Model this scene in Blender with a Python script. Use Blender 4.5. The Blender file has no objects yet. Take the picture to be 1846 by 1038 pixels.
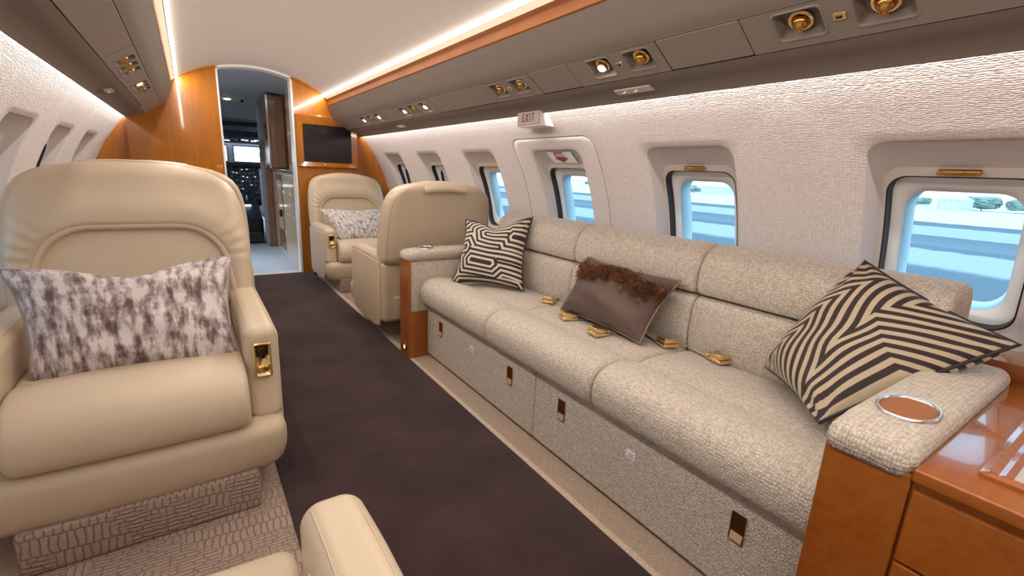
import bpy, bmesh, math, random
import numpy as np
from mathutils import Vector, Matrix
random.seed(5)
pi = math.pi
C = bpy.context.scene.collection
scn = bpy.context.scene

# ------------------------------------------------------------------ camera, world, exposure
cam_d = bpy.data.cameras.new('camera')
cam = bpy.data.objects.new('camera', cam_d); C.objects.link(cam)
cam_d.sensor_width = 36; cam_d.lens = 839.1 / 1846 * 36; cam_d.clip_start = .02; cam_d.clip_end = 900
_y, _p, _r = .6035, -.2382, .0467
_f = Vector((math.sin(_y)*math.cos(_p), math.cos(_y)*math.cos(_p), math.sin(_p)))
_r0 = Vector((math.cos(_y), -math.sin(_y), 0)); _u0 = _r0.cross(_f)
_rt = _r0*math.cos(_r) + _u0*math.sin(_r); _up = -_r0*math.sin(_r) + _u0*math.cos(_r)
cam.matrix_world = Matrix(((_rt.x, _up.x, -_f.x, -.55), (_rt.y, _up.y, -_f.y, 0), (_rt.z, _up.z, -_f.z, 1.04), (0, 0, 0, 1)))
scn.camera = cam
scn.view_settings.view_transform = 'Standard'; scn.view_settings.look = 'None'
scn.view_settings.gamma = 1; scn.view_settings.use_curve_mapping = False
scn.view_settings.exposure = 0.0
SKY = 3.3; COVE = 74.0; DOME = 76.0; LAMP = 30.0
w = bpy.data.worlds.new('sky'); scn.world = w; w.use_nodes = True
_bg = w.node_tree.nodes['Background']
_bg.inputs[0].default_value = (.80, .91, 1.0, 1); _bg.inputs[1].default_value = SKY
try:
    scn.cycles.use_denoising = True
    scn.cycles.max_bounces = 9; scn.cycles.diffuse_bounces = 6; scn.cycles.glossy_bounces = 4
    scn.cycles.transparent_max_bounces = 12; scn.cycles.sample_clamp_indirect = 6
    scn.cycles.caustics_reflective = False; scn.cycles.caustics_refractive = False
except Exception: pass

# ------------------------------------------------------------------ materials
M = {}
class NT:
    def __init__(s, name):
        s.m = bpy.data.materials.new(name); s.m.use_nodes = True; s.t = s.m.node_tree
        s.b = s.t.nodes['Principled BSDF']; M[name] = s.m
    def n(s, typ, **k):
        nd = s.t.nodes.new(typ)
        for a, v in k.items():
            if a.startswith('i_'):
                key = a[2:]; key = int(key) if key.isdigit() else key.replace('_', ' ')
                nd.inputs[key].default_value = v
            else: setattr(nd, a, v)
        return nd
    def l(s, a, b): s.t.links.new(a, b)
    def math(s, op, a, b=None, c=None):
        nd = s.n('ShaderNodeMath', operation=op)
        for i, v in enumerate((a, b, c)):
            if v is None: continue
            if isinstance(v, (int, float)): nd.inputs[i].default_value = v
            else: s.l(v, nd.inputs[i])
        return nd.outputs[0]
    def uv(s, scale=(1, 1, 1), obj=False, rot=(0, 0, 0)):
        tc = s.n('ShaderNodeTexCoord'); mp = s.n('ShaderNodeMapping')
        mp.inputs['Scale'].default_value = scale; mp.inputs['Rotation'].default_value = rot
        s.l(tc.outputs['Object' if obj else 'UV'], mp.inputs[0]); return mp.outputs[0]
    def noise(s, vec, scale, detail=3, rough=.55):
        nd = s.n('ShaderNodeTexNoise', i_Scale=scale, i_Detail=detail, i_Roughness=rough); s.l(vec, nd.inputs['Vector']); return nd.outputs[0]
    def ramp(s, f, stops):
        nd = s.n('ShaderNodeValToRGB'); e = nd.color_ramp.elements
        while len(e) < len(stops): e.new(.5)
        for el, (p, c) in zip(e, stops): el.position = p; el.color = (*c, 1)
        s.l(f, nd.inputs[0]); return nd.outputs[0]
    def bump(s, h, strength, dist):
        nd = s.n('ShaderNodeBump', i_Strength=strength, i_Distance=dist); s.l(h, nd.inputs['Height']); s.l(nd.outputs[0], s.b.inputs['Normal'])
    def set(s, col=None, rough=None, metal=None, spec=None, coat=None, sheen=None, emit=None):
        b = s.b
        if col is not None:
            if hasattr(col, 'is_output'): s.l(col, b.inputs['Base Color'])
            else: b.inputs['Base Color'].default_value = (*col, 1)
        if rough is not None: b.inputs['Roughness'].default_value = rough
        if metal is not None: b.inputs['Metallic'].default_value = metal
        if spec is not None: b.inputs['Specular IOR Level'].default_value = spec
        if coat is not None: b.inputs['Coat Weight'].default_value = coat; b.inputs['Coat Roughness'].default_value = .04
        if sheen is not None: b.inputs['Sheen Weight'].default_value = sheen
        if emit is not None: b.inputs['Emission Color'].default_value = (*emit[0], 1); b.inputs['Emission Strength'].default_value = emit[1]
        return s

def simple(name, col, rough=.5, metal=0, spec=.5, coat=0, emit=None):
    return NT(name).set(col, rough, metal, spec, coat, emit=emit)

def leather(name, c, rough=.42):
    t = NT(name); v = t.uv()
    n1 = t.noise(v, 6, 4); col = t.ramp(n1, [(.3, tuple(x*.93 for x in c)), (.7, c)])
    t.set(col, rough, spec=.45, coat=.08); t.b.inputs['Coat Roughness'].default_value = .3
    vo = t.n('ShaderNodeTexVoronoi', i_Scale=420.); t.l(v, vo.inputs['Vector'])
    h = t.math('ADD', t.math('MULTIPLY', vo.outputs['Distance'], .25), t.math('MULTIPLY', t.noise(v, 14, 3), 1.6))
    t.bump(h, .25, .004)
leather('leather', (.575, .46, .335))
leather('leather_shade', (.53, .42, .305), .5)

def weave(name, c1, c2, bw, bh, rough=.95, bs=.8, bd=.003, rot=0, nscale=60):
    t = NT(name); v0 = t.uv(rot=(0, 0, rot))
    wn = t.n('ShaderNodeTexNoise', i_Scale=40., i_Detail=2.); t.l(v0, wn.inputs['Vector'])
    va = t.n('ShaderNodeVectorMath', operation='MULTIPLY_ADD'); va.inputs[1].default_value = (.006, .006, 0); t.l(wn.outputs['Color'], va.inputs[0]); t.l(v0, va.inputs[2]); v = va.outputs[0]
    mp_ = t.n('ShaderNodeMapping'); mp_.inputs['Scale'].default_value = (1/bw, 1/bh, 1); t.l(v, mp_.inputs[0])
    br = t.n('ShaderNodeTexVoronoi', i_Scale=1., i_Randomness=.45); t.l(mp_.outputs[0], br.inputs['Vector'])
    sp_ = t.n('ShaderNodeSeparateColor'); t.l(br.outputs['Color'], sp_.inputs[0])
    n = t.noise(v, nscale, 3); n2 = t.noise(v, 260, 2)
    k = t.math('SUBTRACT', t.math('MULTIPLY', t.math('ADD', n, n2), .5), t.math('MULTIPLY', br.outputs['Distance'], .8))
    kc = t.math('ADD', k, t.math('MULTIPLY', sp_.outputs[0], .22))
    col = t.ramp(kc, [(-.0, c2), (.48, c1)])
    t.set(col, rough, spec=.15, sheen=.15)
    t.bump(k, bs, bd)
weave('sofa_fabric', (.68, .605, .525), (.43, .37, .31), .0058, .0085, bs=1, bd=.005)
weave('wall_fabric', (.70, .64, .62), (.60, .545, .525), .011, .0042, bs=.8, bd=.0035, nscale=45)
weave('cream_carpet', (.56, .45, .36), (.38, .29, .225), .006, .004, bs=.7, bd=.003, nscale=90)

def plinth_carpet(name, c1, c2):
    t = NT(name); v0 = t.uv(rot=(0, 0, .05))
    wn = t.n('ShaderNodeTexNoise', i_Scale=26., i_Detail=3.); t.l(v0, wn.inputs['Vector'])
    va = t.n('ShaderNodeVectorMath', operation='MULTIPLY_ADD'); va.inputs[1].default_value = (.013, .013, 0); t.l(wn.outputs['Color'], va.inputs[0]); t.l(v0, va.inputs[2]); v = va.outputs[0]
    b1 = t.n('ShaderNodeTexBrick', offset=.37, squash=.6, squash_frequency=3, i_Scale=1., i_Mortar_Size=.0038, i_Mortar_Smooth=1., i_Brick_Width=.055, i_Row_Height=.0125)
    b2 = t.n('ShaderNodeTexBrick', offset=.43, i_Scale=1., i_Mortar_Size=.0034, i_Mortar_Smooth=1., i_Brick_Width=.017, i_Row_Height=.052)
    t.l(v, b1.inputs['Vector']); t.l(v, b2.inputs['Vector'])
    msk = t.ramp(t.noise(v, 7, 1), [(.46, (0, 0, 0)), (.54, (1, 1, 1))])
    mx = t.n('ShaderNodeMix', data_type='FLOAT'); t.l(msk, mx.inputs[0]); t.l(b1.outputs['Fac'], mx.inputs[2]); t.l(b2.outputs['Fac'], mx.inputs[3])
    nz = t.noise(v, 240, 2)
    k = t.math('SUBTRACT', t.math('MULTIPLY', nz, .6), t.math('MULTIPLY', mx.outputs[0], .5))
    col = t.ramp(k, [(.0, c2), (.33, c1)])
    t.set(col, 1, spec=.05, sheen=.1); t.bump(k, .9, .006)
plinth_carpet('mauve_carpet', (.40, .295, .24), (.26, .18, .145))

t = NT('runner_carpet'); v = t.uv()
k = t.noise(v, 3.2, 4, .6); fine = t.noise(v, 700, 2)
col = t.ramp(t.math('ADD', t.math('MULTIPLY', k, .8), t.math('MULTIPLY', fine, .25)), [(.35, (.022, .010, .012)), (.72, (.062, .032, .033))])
t.set(col, 1, spec=.05, sheen=.12); t.bump(fine, .6, .004)
t = NT('blue_carpet'); v = t.uv(); t.set(t.ramp(t.noise(v, 60, 3), [(.3, (.42, .52, .66)), (.7, (.54, .64, .78))]), 1, spec=.05)

def wood(name, c1, c2, rough=.18, coat=.6, along='z'):
    t = NT(name); sc = {'z': (14, 14, 1.1), 'y': (14, 1.1, 14), 'x': (1.1, 14, 14)}[along]
    v = t.uv(sc, obj=True); v2 = t.uv((1, 1, 1), obj=True)
    k = t.math('ADD', t.math('MULTIPLY', t.noise(v, 3, 6, .6), .7), t.math('MULTIPLY', t.noise(v2, 4, 3), .4))
    t.set(t.ramp(k, [(.35, c1), (.72, c2)]), rough, spec=.5, coat=coat)
wood('maple', (.31, .100, .006), (.43, .152, .012))
wood('maple_dark', (.34, .105, .014), (.47, .165, .028))
wood('cherry', (.25, .064, .007), (.35, .105, .013), along='x')
wood('cherry_y', (.25, .064, .007), (.35, .105, .013), along='y')
wood('lip_wood', (.17, .048, .007), (.25, .078, .012), .5, 0, along='y'); M['lip_wood'].node_tree.nodes['Principled BSDF'].inputs['Specular IOR Level'].default_value = .2
wood('galley_wood', (.46, .35, .25), (.62, .49, .37), .15, .4)
wood('galley_red', (.27, .14, .075), (.40, .22, .13), .2, .5)
wood('galley_dark', (.16, .07, .04), (.26, .13, .075), .2, .5)
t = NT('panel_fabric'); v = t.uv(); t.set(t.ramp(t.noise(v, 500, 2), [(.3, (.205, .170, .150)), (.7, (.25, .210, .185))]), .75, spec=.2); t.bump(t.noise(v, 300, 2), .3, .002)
simple('panel_plastic', (.26, .225, .20), .5)
simple('shelf_cream', (.62, .55, .48), .5)
simple('recess_plastic', (.17, .14, .12), .5)
simple('dome_fabric', (.58, .53, .495), .8, spec=.2)
simple('white_plastic', (.82, .82, .82), .35)
simple('reveal_plastic', (.54, .495, .485), .5)
simple('shade_plastic', (.55, .49, .45), .5)
simple('black_rubber', (.012, .012, .018), .45)
simple('gold', (.93, .70, .36), .2, 1)
simple('gold_dark', (.55, .30, .08), .22, 1)
simple('chrome', (.85, .85, .87), .2, 1)
simple('gold_satin', (.95, .74, .42), .5, .8)
simple('black_gloss', (.012, .008, .012), .12)
simple('black_matte', (.015, .016, .022), .6)
simple('cup_wood', (.30, .09, .012), .55)
simple('bright_trim', (.75, .75, .74), .3)
simple('screen', (.014, .008, .012), .16)
simple('table_inlay', (.50, .46, .46), .12, coat=.5)
simple('paper', (.85, .86, .9), .6)
simple('ink', (.12, .12, .16), .6)
simple('red', (.33, .045, .04), .5)
simple('sign_plate', (.50, .38, .36), .5)
simple('sign_letter', (.10, .008, .012), .4)
simple('gauge', (.10, .12, .17), .4)
simple('panel_navy', (.018, .028, .055), .5)
simple('pilot_sheep', (.55, .60, .66), .95)
simple('green_cloth', (.05, .065, .04), .95)
simple('strap', (.45, .36, .25), .9)
simple('skin_metal', (.7, .7, .7), .4)
simple('cockpit_liner', (.30, .34, .40), .8)
simple('vestibule_liner', (.50, .54, .60), .6)
simple('tree_green', (.30, .36, .30), 1)
simple('bark', (.2, .16, .12), 1)
simple('hangar', (.62, .70, .74), .7)
simple('hangar_roof', (.8, .82, .84), .6)
simple('led_warm', (1, .95, .88), emit=((1.0, .90, .79), DOME))
simple('shelf_glow', (.6, .5, .4), .6, emit=((1.0, .80, .55), .75))  # cream shelf, no lamp: emission stands in for the LED light on it
simple('led_cool', (1, 1, 1), emit=((1.0, .93, .90), COVE))
simple('lamp_on', (1, 1, 1), emit=((1.0, .80, .55), LAMP))
simple('lamp_small', (1, 1, 1), emit=((1.0, .75, .4), 3))
simple('lamp_sign', (1, 1, 1), emit=((1.0, .72, .5), 1.2))
simple('lcd_light', (1, 1, 1), emit=((.85, .95, 1), 2))
simple('stripe_cream', (.5, .4, .3), .6)
# glass: tinted, with a clear reflection
t = NT('window_glass'); t.t.nodes.remove(t.b)
tr = t.n('ShaderNodeBsdfTransparent'); tr.inputs[0].default_value = (.50, .80, 1.0, 1)
gl = t.n('ShaderNodeBsdfGlossy'); gl.inputs['Roughness'].default_value = .02
fr = t.n('ShaderNodeFresnel'); fr.inputs[0].default_value = 1.10
mx = t.n('ShaderNodeMixShader'); t.l(fr.outputs[0], mx.inputs[0]); t.l(tr.outputs[0], mx.inputs[1]); t.l(gl.outputs[0], mx.inputs[2])
t.l(mx.outputs[0], t.t.nodes['Material Output'].inputs[0])
t = NT('windshield_glass'); t.t.nodes.remove(t.b); tr = t.n('ShaderNodeBsdfTransparent'); tr.inputs[0].default_value = (.93, .97, 1, 1); t.l(tr.outputs[0], t.t.nodes['Material Output'].inputs[0])
# apron: real bands of asphalt and concrete, by distance from the aircraft
t = NT('apron'); tc = t.n('ShaderNodeTexCoord'); sx = t.n('ShaderNodeSeparateXYZ'); t.l(tc.outputs['Object'], sx.inputs[0])
vv = t.uv((.02, .3, .1), obj=True); wob = t.math('MULTIPLY', t.math('SUBTRACT', t.noise(vv, 3, 2), .5), 2.2)
xx = t.math('MULTIPLY', t.math('ADD', t.math('ABSOLUTE', sx.outputs[0]), wob), 1/100)
asp, lav, wht = (.13, .15, .17), (.36, .36, .37), (.66, .65, .63)
nd_col = t.ramp(xx, [(0, asp), (.225, asp), (.235, lav), (.30, lav), (.305, asp), (.325, asp), (.33, (.17, .19, .22)), (.41, asp), (.415, lav), (.53, lav), (.54, asp), (.61, asp), (.62, wht), (1, wht)])
t.set(nd_col, .95, spec=.1)
# velvet
def velvet(name, a, b, c, sc):
    t = NT(name); v = t.uv((sc*2.6, sc*1.0, 1), rot=(0, 0, .25)); v2 = t.uv((sc*.9, sc*2.2, 1))
    k = t.math('ADD', t.math('MULTIPLY', t.noise(v, 14, 4, .62), .75), t.math('MULTIPLY', t.noise(v2, 11, 4, .6), .35))
    t.set(t.ramp(k, [(.44, a), (.53, b), (.62, c)]), .55, spec=.25, sheen=.3); t.bump(k, .4, .006)
velvet('velvet', (.10, .058, .060), (.31, .245, .24), (.60, .54, .53), 1)
velvet('velvet_grey', (.17, .15, .16), (.44, .40, .40), (.66, .61, .60), 1.6)
t = NT('satin_brown'); v = t.uv(); t.set(t.ramp(t.noise(v, 4, 3), [(.3, (.085, .052, .043)), (.7, (.13, .084, .07))]), .5, spec=.25, sheen=.08); t.bump(t.noise(v, 9, 3), .3, .01)
t = NT('fur'); v = t.uv((1, 1, 1), obj=True); t.set(t.ramp(t.noise(v, 30, 3), [(.3, (.045, .016, .006)), (.7, (.20, .075, .028))]), .7, spec=.25)
# geometric stripes: nested elongated hexagons around a handful of seeds
def stripes(name, seeds, per, dark, light, rot, phase=0.0, wdt=.52):
    t = NT(name); v = t.uv(rot=(0, 0, rot)); sp = t.n('ShaderNodeSeparateXYZ'); t.l(v, sp.inputs[0])
    best = None
    for (cx, cy, hx, ang, k0) in seeds:
        ca, sa = math.cos(ang), math.sin(ang)
        dx = t.math('SUBTRACT', sp.outputs[0], cx); dy = t.math('SUBTRACT', sp.outputs[1], cy)
        x = t.math('ADD', t.math('MULTIPLY', dx, ca), t.math('MULTIPLY', dy, sa))
        y = t.math('SUBTRACT', t.math('MULTIPLY', dy, ca), t.math('MULTIPLY', dx, sa))
        ax = t.math('MAXIMUM', t.math('SUBTRACT', t.math('ABSOLUTE', x), hx), 0.0); ay = t.math('ABSOLUTE', y)
        d = t.math('MAXIMUM', ay, t.math('ADD', t.math('MULTIPLY', ax, .86), t.math('MULTIPLY', ay, .5)))
        d = t.math('ADD', d, k0)
        best = d if best is None else t.math('MINIMUM', best, d)
    f = t.math('FRACT', t.math('ADD', t.math('DIVIDE', best, per), phase))
    col = t.ramp(f, [(0, dark), (wdt-.03, dark), (wdt, light), (.97, light), (1, dark)])
    t.set(col, .5, spec=.3, sheen=.25)
    t.bump(t.noise(t.uv(), 8, 3), .3, .012)
DK, LT = (.018, .009, .011), (.50, .40, .29)
def chevrons(name, per, dark, light):
    t = NT(name); v = t.uv(); sp = t.n('ShaderNodeSeparateXYZ'); t.l(v, sp.inputs[0]); U, Vv = sp.outputs[0], sp.outputs[1]
    def lin(a, b, c): return t.math('ADD', t.math('ADD', t.math('MULTIPLY', U, a), t.math('MULTIPLY', Vv, b)), c)
    n2 = lin(.83, .55, 0.0); n3 = lin(-.48, .877, .45); n4 = lin(-1.0, -.06, 1.45); left = lin(-.83, .55, .415)
    f = t.math('MAXIMUM', left, t.math('MINIMUM', n2, t.math('MAXIMUM', n3, n4)))
    fr_ = t.math('FRACT', t.math('DIVIDE', f, per))
    t.set(t.ramp(fr_, [(0, dark), (.48, dark), (.51, light), (.97, light), (1, dark)]), .5, spec=.3, sheen=.2)
    t.bump(t.noise(t.uv(), 8, 3), .3, .012)
DK, LT = (.020, .009, .010), (.46, .37, .26)
chevrons('stripe_near', .066, DK, LT)
stripes('stripe_far', [(.38, .36, .13, -.1, 0), (.88, .74, .1, -.1, 0), (.52, .80, .14, -.15, .05), (.02, .55, .05, .2, .06), (.80, .38, .18, -.1, .06), (.5, -.1, .3, 0, .02)], .068, DK, (.60, .52, .43), .06, wdt=.5)

# ------------------------------------------------------------------ mesh helpers
def wloc(o):
    v = Vector((0, 0, 0))
    while o: v += o.location; o = o.parent
    return v
def mk(name, V, F, mat, parent=None, smooth=True, uv=None, mats=None, mi=None, sharp=None):
    V = np.array(V, float)
    off = np.zeros(3)
    o_loc = None
    if parent is not None: V = V - np.array(wloc(parent))
    else:
        mn, mx = V.min(0), V.max(0); o_loc = np.array([(mn[0]+mx[0])/2, (mn[1]+mx[1])/2, mn[2]]); V = V - o_loc
    me = bpy.data.meshes.new(name); me.from_pydata(V.tolist(), [], F); me.update()
    nl = len(me.loops); lv = np.empty(nl, int); me.loops.foreach_get('vertex_index', lv)
    ul = me.uv_layers.new(name='UVMap')
    if uv is not None: U = np.array(uv, float)[lv]
    else:
        npoly = len(me.polygons); nr = np.empty(npoly*3); me.polygons.foreach_get('normal', nr); nr = np.abs(nr.reshape(-1, 3))
        lt = np.empty(npoly, int); me.polygons.foreach_get('loop_total', lt); ax = np.repeat(nr.argmax(1), lt)
        P = V[lv]; U = np.empty((nl, 2))
        U[:, 0] = np.where(ax == 0, P[:, 1], P[:, 0]); U[:, 1] = np.where(ax == 2, P[:, 1], P[:, 2])
    ul.data.foreach_set('uv', U.ravel())
    for m in (mats or [mat]): me.materials.append(M[m] if isinstance(m, str) else m)
    if mi is not None: me.polygons.foreach_set('material_index', np.array(mi, np.int32))
    me.polygons.foreach_set('use_smooth', [bool(smooth)]*len(me.polygons))
    if smooth and sharp: me.set_sharp_from_angle(angle=sharp)
    o = bpy.data.objects.new(name, me); C.objects.link(o)
    if parent is not None: o.parent = parent
    else: o.location = o_loc
    return o
def tag(o, label=None, cat=None, group=None, kind=None):
    for k, v in (('label', label), ('category', cat), ('group', group), ('kind', kind)):
        if v: o[k] = v
    return o
def thing(name, label, cat, loc=(0, 0, 0), group=None, kind=None):
    o = bpy.data.objects.new(name, None); C.objects.link(o); o.location = loc; o.empty_display_size = .05
    return tag(o, label, cat, group, kind)
class G:
    """collects verts and faces of one piece"""
    def __init__(s): s.V = []; s.F = []
    def add(s, V, F):
        b = len(s.V); s.V += [tuple(v) for v in V]; s.F += [tuple(i+b for i in f) for f in F]; return s
    def out(s, name, mat, parent=None, smooth=True, **k): return mk(name, s.V, s.F, mat, parent, smooth, **k)
def box(x0, x1, y0, y1, z0, z1):
    V = [(x, y, z) for x in (x0, x1) for y in (y0, y1) for z in (z0, z1)]
    return V, [(0, 1, 3, 2), (4, 6, 7, 5), (0, 4, 5, 1), (2, 3, 7, 6), (0, 2, 6, 4), (1, 5, 7, 3)]
def rb(x0, x1, y0, y1, z0, z1, r, n=3, m=(1, 1, 1), f=None):
    """rounded box on a grid (m inner divisions per axis); f deforms points"""
    c = np.array([(x0+x1)/2, (y0+y1)/2, (z0+z1)/2]); h = np.array([(x1-x0)/2, (y1-y0)/2, (z1-z0)/2]); r = min(r, h.min()*.999)
    ax = []
    for a in range(3):
        t = r*np.tan(np.linspace(0, pi/4, n+1)); i = h[a]-r
        mid = np.linspace(-i, i, m[a]+1)
        ax.append(np.concatenate([-(i+t[::-1])[:-1], mid, (i+t)[1:]]))
    idx = {}; V = []; F = []
    def vid(p):
        k = tuple(np.round(p, 7))
        if k not in idx:
            q = np.clip(p, -(h-r), h-r); d = p-q; L = np.linalg.norm(d)
            pp = q + (d*(r/L) if L > 1e-9 else d)
            idx[k] = len(V); V.append(pp+c)
        return idx[k]
    for a in range(3):
        b, e = (a+1) % 3, (a+2) % 3
        for s in (-1, 1):
            A, B = ax[b], ax[e]
            gr = [[None]*len(B) for _ in A]
            for i, u in enumerate(A):
                for j, v in enumerate(B):
                    p = np.zeros(3); p[a] = s*h[a]; p[b] = u; p[e] = v; gr[i][j] = vid(p)
            for i in range(len(A)-1):
                for j in range(len(B)-1):
                    q = (gr[i][j], gr[i+1][j], gr[i+1][j+1], gr[i][j+1])
                    F.append(q if s > 0 else q[::-1])
    if f: V = [np.array(f(*p)) for p in V]
    return V, F
def tube(pts, r, n=8, closed=False):
    P = [Vector(p) for p in pts]; V = []; F = []; N = len(P); prev = None
    for i in range(N):
        d = (P[(i+1) % N]-P[i-1]) if closed else (P[min(i+1, N-1)]-P[max(i-1, 0)])
        d.normalize()
        if prev is None: a = d.orthogonal().normalized()
        else: a = (prev-d*prev.dot(d)).normalized()
        prev = a; b = d.cross(a)
        rr = r(i/(N-1)) if callable(r) else r
        V += [P[i]+(a*math.cos(2*pi*k/n)+b*math.sin(2*pi*k/n))*rr for k in range(n)]
    for i in range(N if closed else N-1):
        j = (i+1) % N
        for k in range(n): F.append((i*n+k, i*n+(k+1) % n, j*n+(k+1) % n, j*n+k))
    if not closed: F.append(tuple(range(n))[::-1]); F.append(tuple(range((N-1)*n, N*n)))
    return V, F
def offset_poly(P, d):
    P = np.array(P, float); n = len(P); out = []
    A = np.roll(P, 1, 0); B = np.roll(P, -1, 0)
    area = .5*np.sum(P[:, 0]*B[:, 1]-B[:, 0]*P[:, 1]); sg = 1 if area > 0 else -1
    for i in range(n):
        e1 = P[i]-A[i]; e2 = B[i]-P[i]; e1 /= np.linalg.norm(e1)+1e-12; e2 /= np.linalg.norm(e2)+1e-12
        n1 = np.array([-e1[1], e1[0]])*sg; n2 = np.array([-e2[1], e2[0]])*sg
        nn = n1+n2; L = np.linalg.norm(nn); nn = nn/L if L > 1e-6 else n1
        k = max(.5, nn@n1); out.append(P[i]+nn*d/k)
    return np.array(out)
def sweep(prof, a0, a1, axis='y', r=0, n=4, m=1, f=None):
    """closed 2-D profile swept along an axis with softened ends"""
    secs = []
    if r > 0:
        for t in np.linspace(0, pi/2, n+1): secs.append((a0+r*(1-math.sin(t)) if 0 else a0+r*(1-math.sin(t)), r*(1-math.cos(t)) if 0 else 0))
        secs = [(a0+r*(1-math.cos(t)), r*(1-math.sin(t))) for t in np.linspace(0, pi/2, n+1)]
        mid = [(a, 0) for a in np.linspace(a0+r, a1-r, m+1)][1:-1]
        secs = secs + mid + [(a1-r*(1-math.cos(t)), r*(1-math.sin(t))) for t in np.linspace(pi/2, 0, n+1)]
    else: secs = [(a, 0) for a in np.linspace(a0, a1, m+1)]
    V = []; F = []; N = len(prof)
    for a, d in secs:
        q = offset_poly(prof, d) if d > 0 else prof
        for p in q:
            V.append({'y': (p[0], a, p[1]), 'x': (a, p[0], p[1]), 'z': (p[0], p[1], a)}[axis])
    for i in range(len(secs)-1):
        for k in range(N): F.append((i*N+k, i*N+(k+1) % N, (i+1)*N+(k+1) % N, (i+1)*N+k))
    F.append(tuple(range(N))[::-1]); F.append(tuple(range((len(secs)-1)*N, len(secs)*N)))
    if f: V = [f(*p) for p in V]
    return V, F
def spline(P, n=6, closed=True):
    """Catmull-Rom smoothing of a polygon"""
    P = np.array(P, float); N = len(P); out = []
    for i in range(N if closed else N-1):
        a, b, c, d = (P[(i+k-1) % N] for k in range(4)) if closed else (P[max(i-1, 0)], P[i], P[i+1], P[min(i+2, N-1)])
        for t in np.arange(n)/n:
            out.append(.5*((2*b)+(c-a)*t+(2*a-5*b+4*c-d)*t*t+(3*b-a-3*c+d)*t**3))
    if not closed: out.append(P[-1])
    return np.array(out)
def rr(cy, cs, hy, hs, cr, nc=6, ns=6):
    """rounded rectangle, fixed point count so that rings match"""
    cr = max(cr, 1e-4); pts = []
    cor = [(cy+hy-cr, cs+hs-cr, 0), (cy-hy+cr, cs+hs-cr, pi/2), (cy-hy+cr, cs-hs+cr, pi), (cy+hy-cr, cs-hs+cr, 1.5*pi)]
    for i, (a, b, t0) in enumerate(cor):
        for k in range(nc+1):
            t = t0+pi/2*k/nc; pts.append((a+cr*math.cos(t), b+cr*math.sin(t)))
        a2, b2, t2 = cor[(i+1) % 4]; p = pts[-1]; q = (a2+cr*math.cos(t2), b2+cr*math.sin(t2))
        for k in range(1, ns): pts.append((p[0]+(q[0]-p[0])*k/ns, p[1]+(q[1]-p[1])*k/ns))
    return pts
def rings(R, mp, cap=False, close=True, flip=False):
    """loft of rings [(pts2d, depth)] through mp(y, s, depth)"""
    V = []; F = []; N = len(R[0][0])
    for pts, d in R: V += [mp(a, b, d) for a, b in pts]
    for i in range(len(R)-1):
        for k in range(N):
            j = (k+1) % N; q = (i*N+k, i*N+j, (i+1)*N+j, (i+1)*N+k)
            F.append(q[::-1] if flip else q)
    if cap:
        q = tuple(range((len(R)-1)*N, len(R)*N)); F.append(q[::-1] if flip else q)
    return V, F
def lathe(prof, n=20, cap=True):
    V = []; F = []
    for r, z in prof: V += [(r*math.cos(2*pi*k/n), r*math.sin(2*pi*k/n), z) for k in range(n)]
    for i in range(len(prof)-1):
        for k in range(n): F.append((i*n+k, i*n+(k+1) % n, (i+1)*n+(k+1) % n, (i+1)*n+k))
    if cap: F.append(tuple(range(n))[::-1]); F.append(tuple(range((len(prof)-1)*n, len(prof)*n)))
    return V, F
def orient(VF, loc, direction, up=(0, 1, 0)):
    z = Vector(direction).normalized(); x = Vector(up).cross(z).normalized(); y = z.cross(x); L = Vector(loc)
    return [tuple(L+x*v[0]+y*v[1]+z*v[2]) for v in VF[0]], VF[1]
def copy_thing(o, loc, rotz, label=None, cat=None):
    r = o.copy(); C.objects.link(r); r.location = loc; r.rotation_euler = (0, 0, rotz)
    if label: r['label'] = label
    for ch in list(o.children):
        c = ch.copy(); C.objects.link(c); c.parent = r
        for g in list(ch.children):
            d = g.copy(); C.objects.link(d); d.parent = c
    return r

# ------------------------------------------------------------------ cabin shell
ZC, RC = .52, 1.25
YA, YF = -2.6, 4.94           # aft end (behind the camera), forward bulkhead
def wallmap(side):
    def mp(y, s, d=0):
        a = s/RC; R = RC+d
        return (side*R*math.cos(a), y, ZC+R*math.sin(a))
    return mp
def s_of(z, R=RC): return RC*math.asin((z-ZC)/R)
S0, S1 = s_of(0.0), s_of(1.46)
TS0, TS1 = -.30, .86
floor = tag(G().add(*box(-1.15, 1.15, YA, YF, -.04, 0)).out('floor', 'cream_carpet', smooth=False), kind='structure')
rn = rb(-.392, .384, YA+.05, 4.90, 0, .008, .004, 2, (2, 2, 1))
tag(mk('aisle_runner', *rn, 'runner_carpet'), 'dark aubergine carpet runner lying along the aisle', 'carpet')
tag(G().add(*box(-1.0, -.394, .9, 2.6, 0, .004)).out('carpet_inset', 'mauve_carpet', smooth=False), 'mauve sculpted carpet laid between the facing cream leather armchairs', 'carpet')
tag(G().add(*box(.425, 1.05, 2.62, 4.7, 0, .004)).out('carpet_inset', 'mauve_carpet', smooth=False), 'mauve sculpted carpet strip under the armchairs forward of the sofa', 'carpet')

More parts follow.
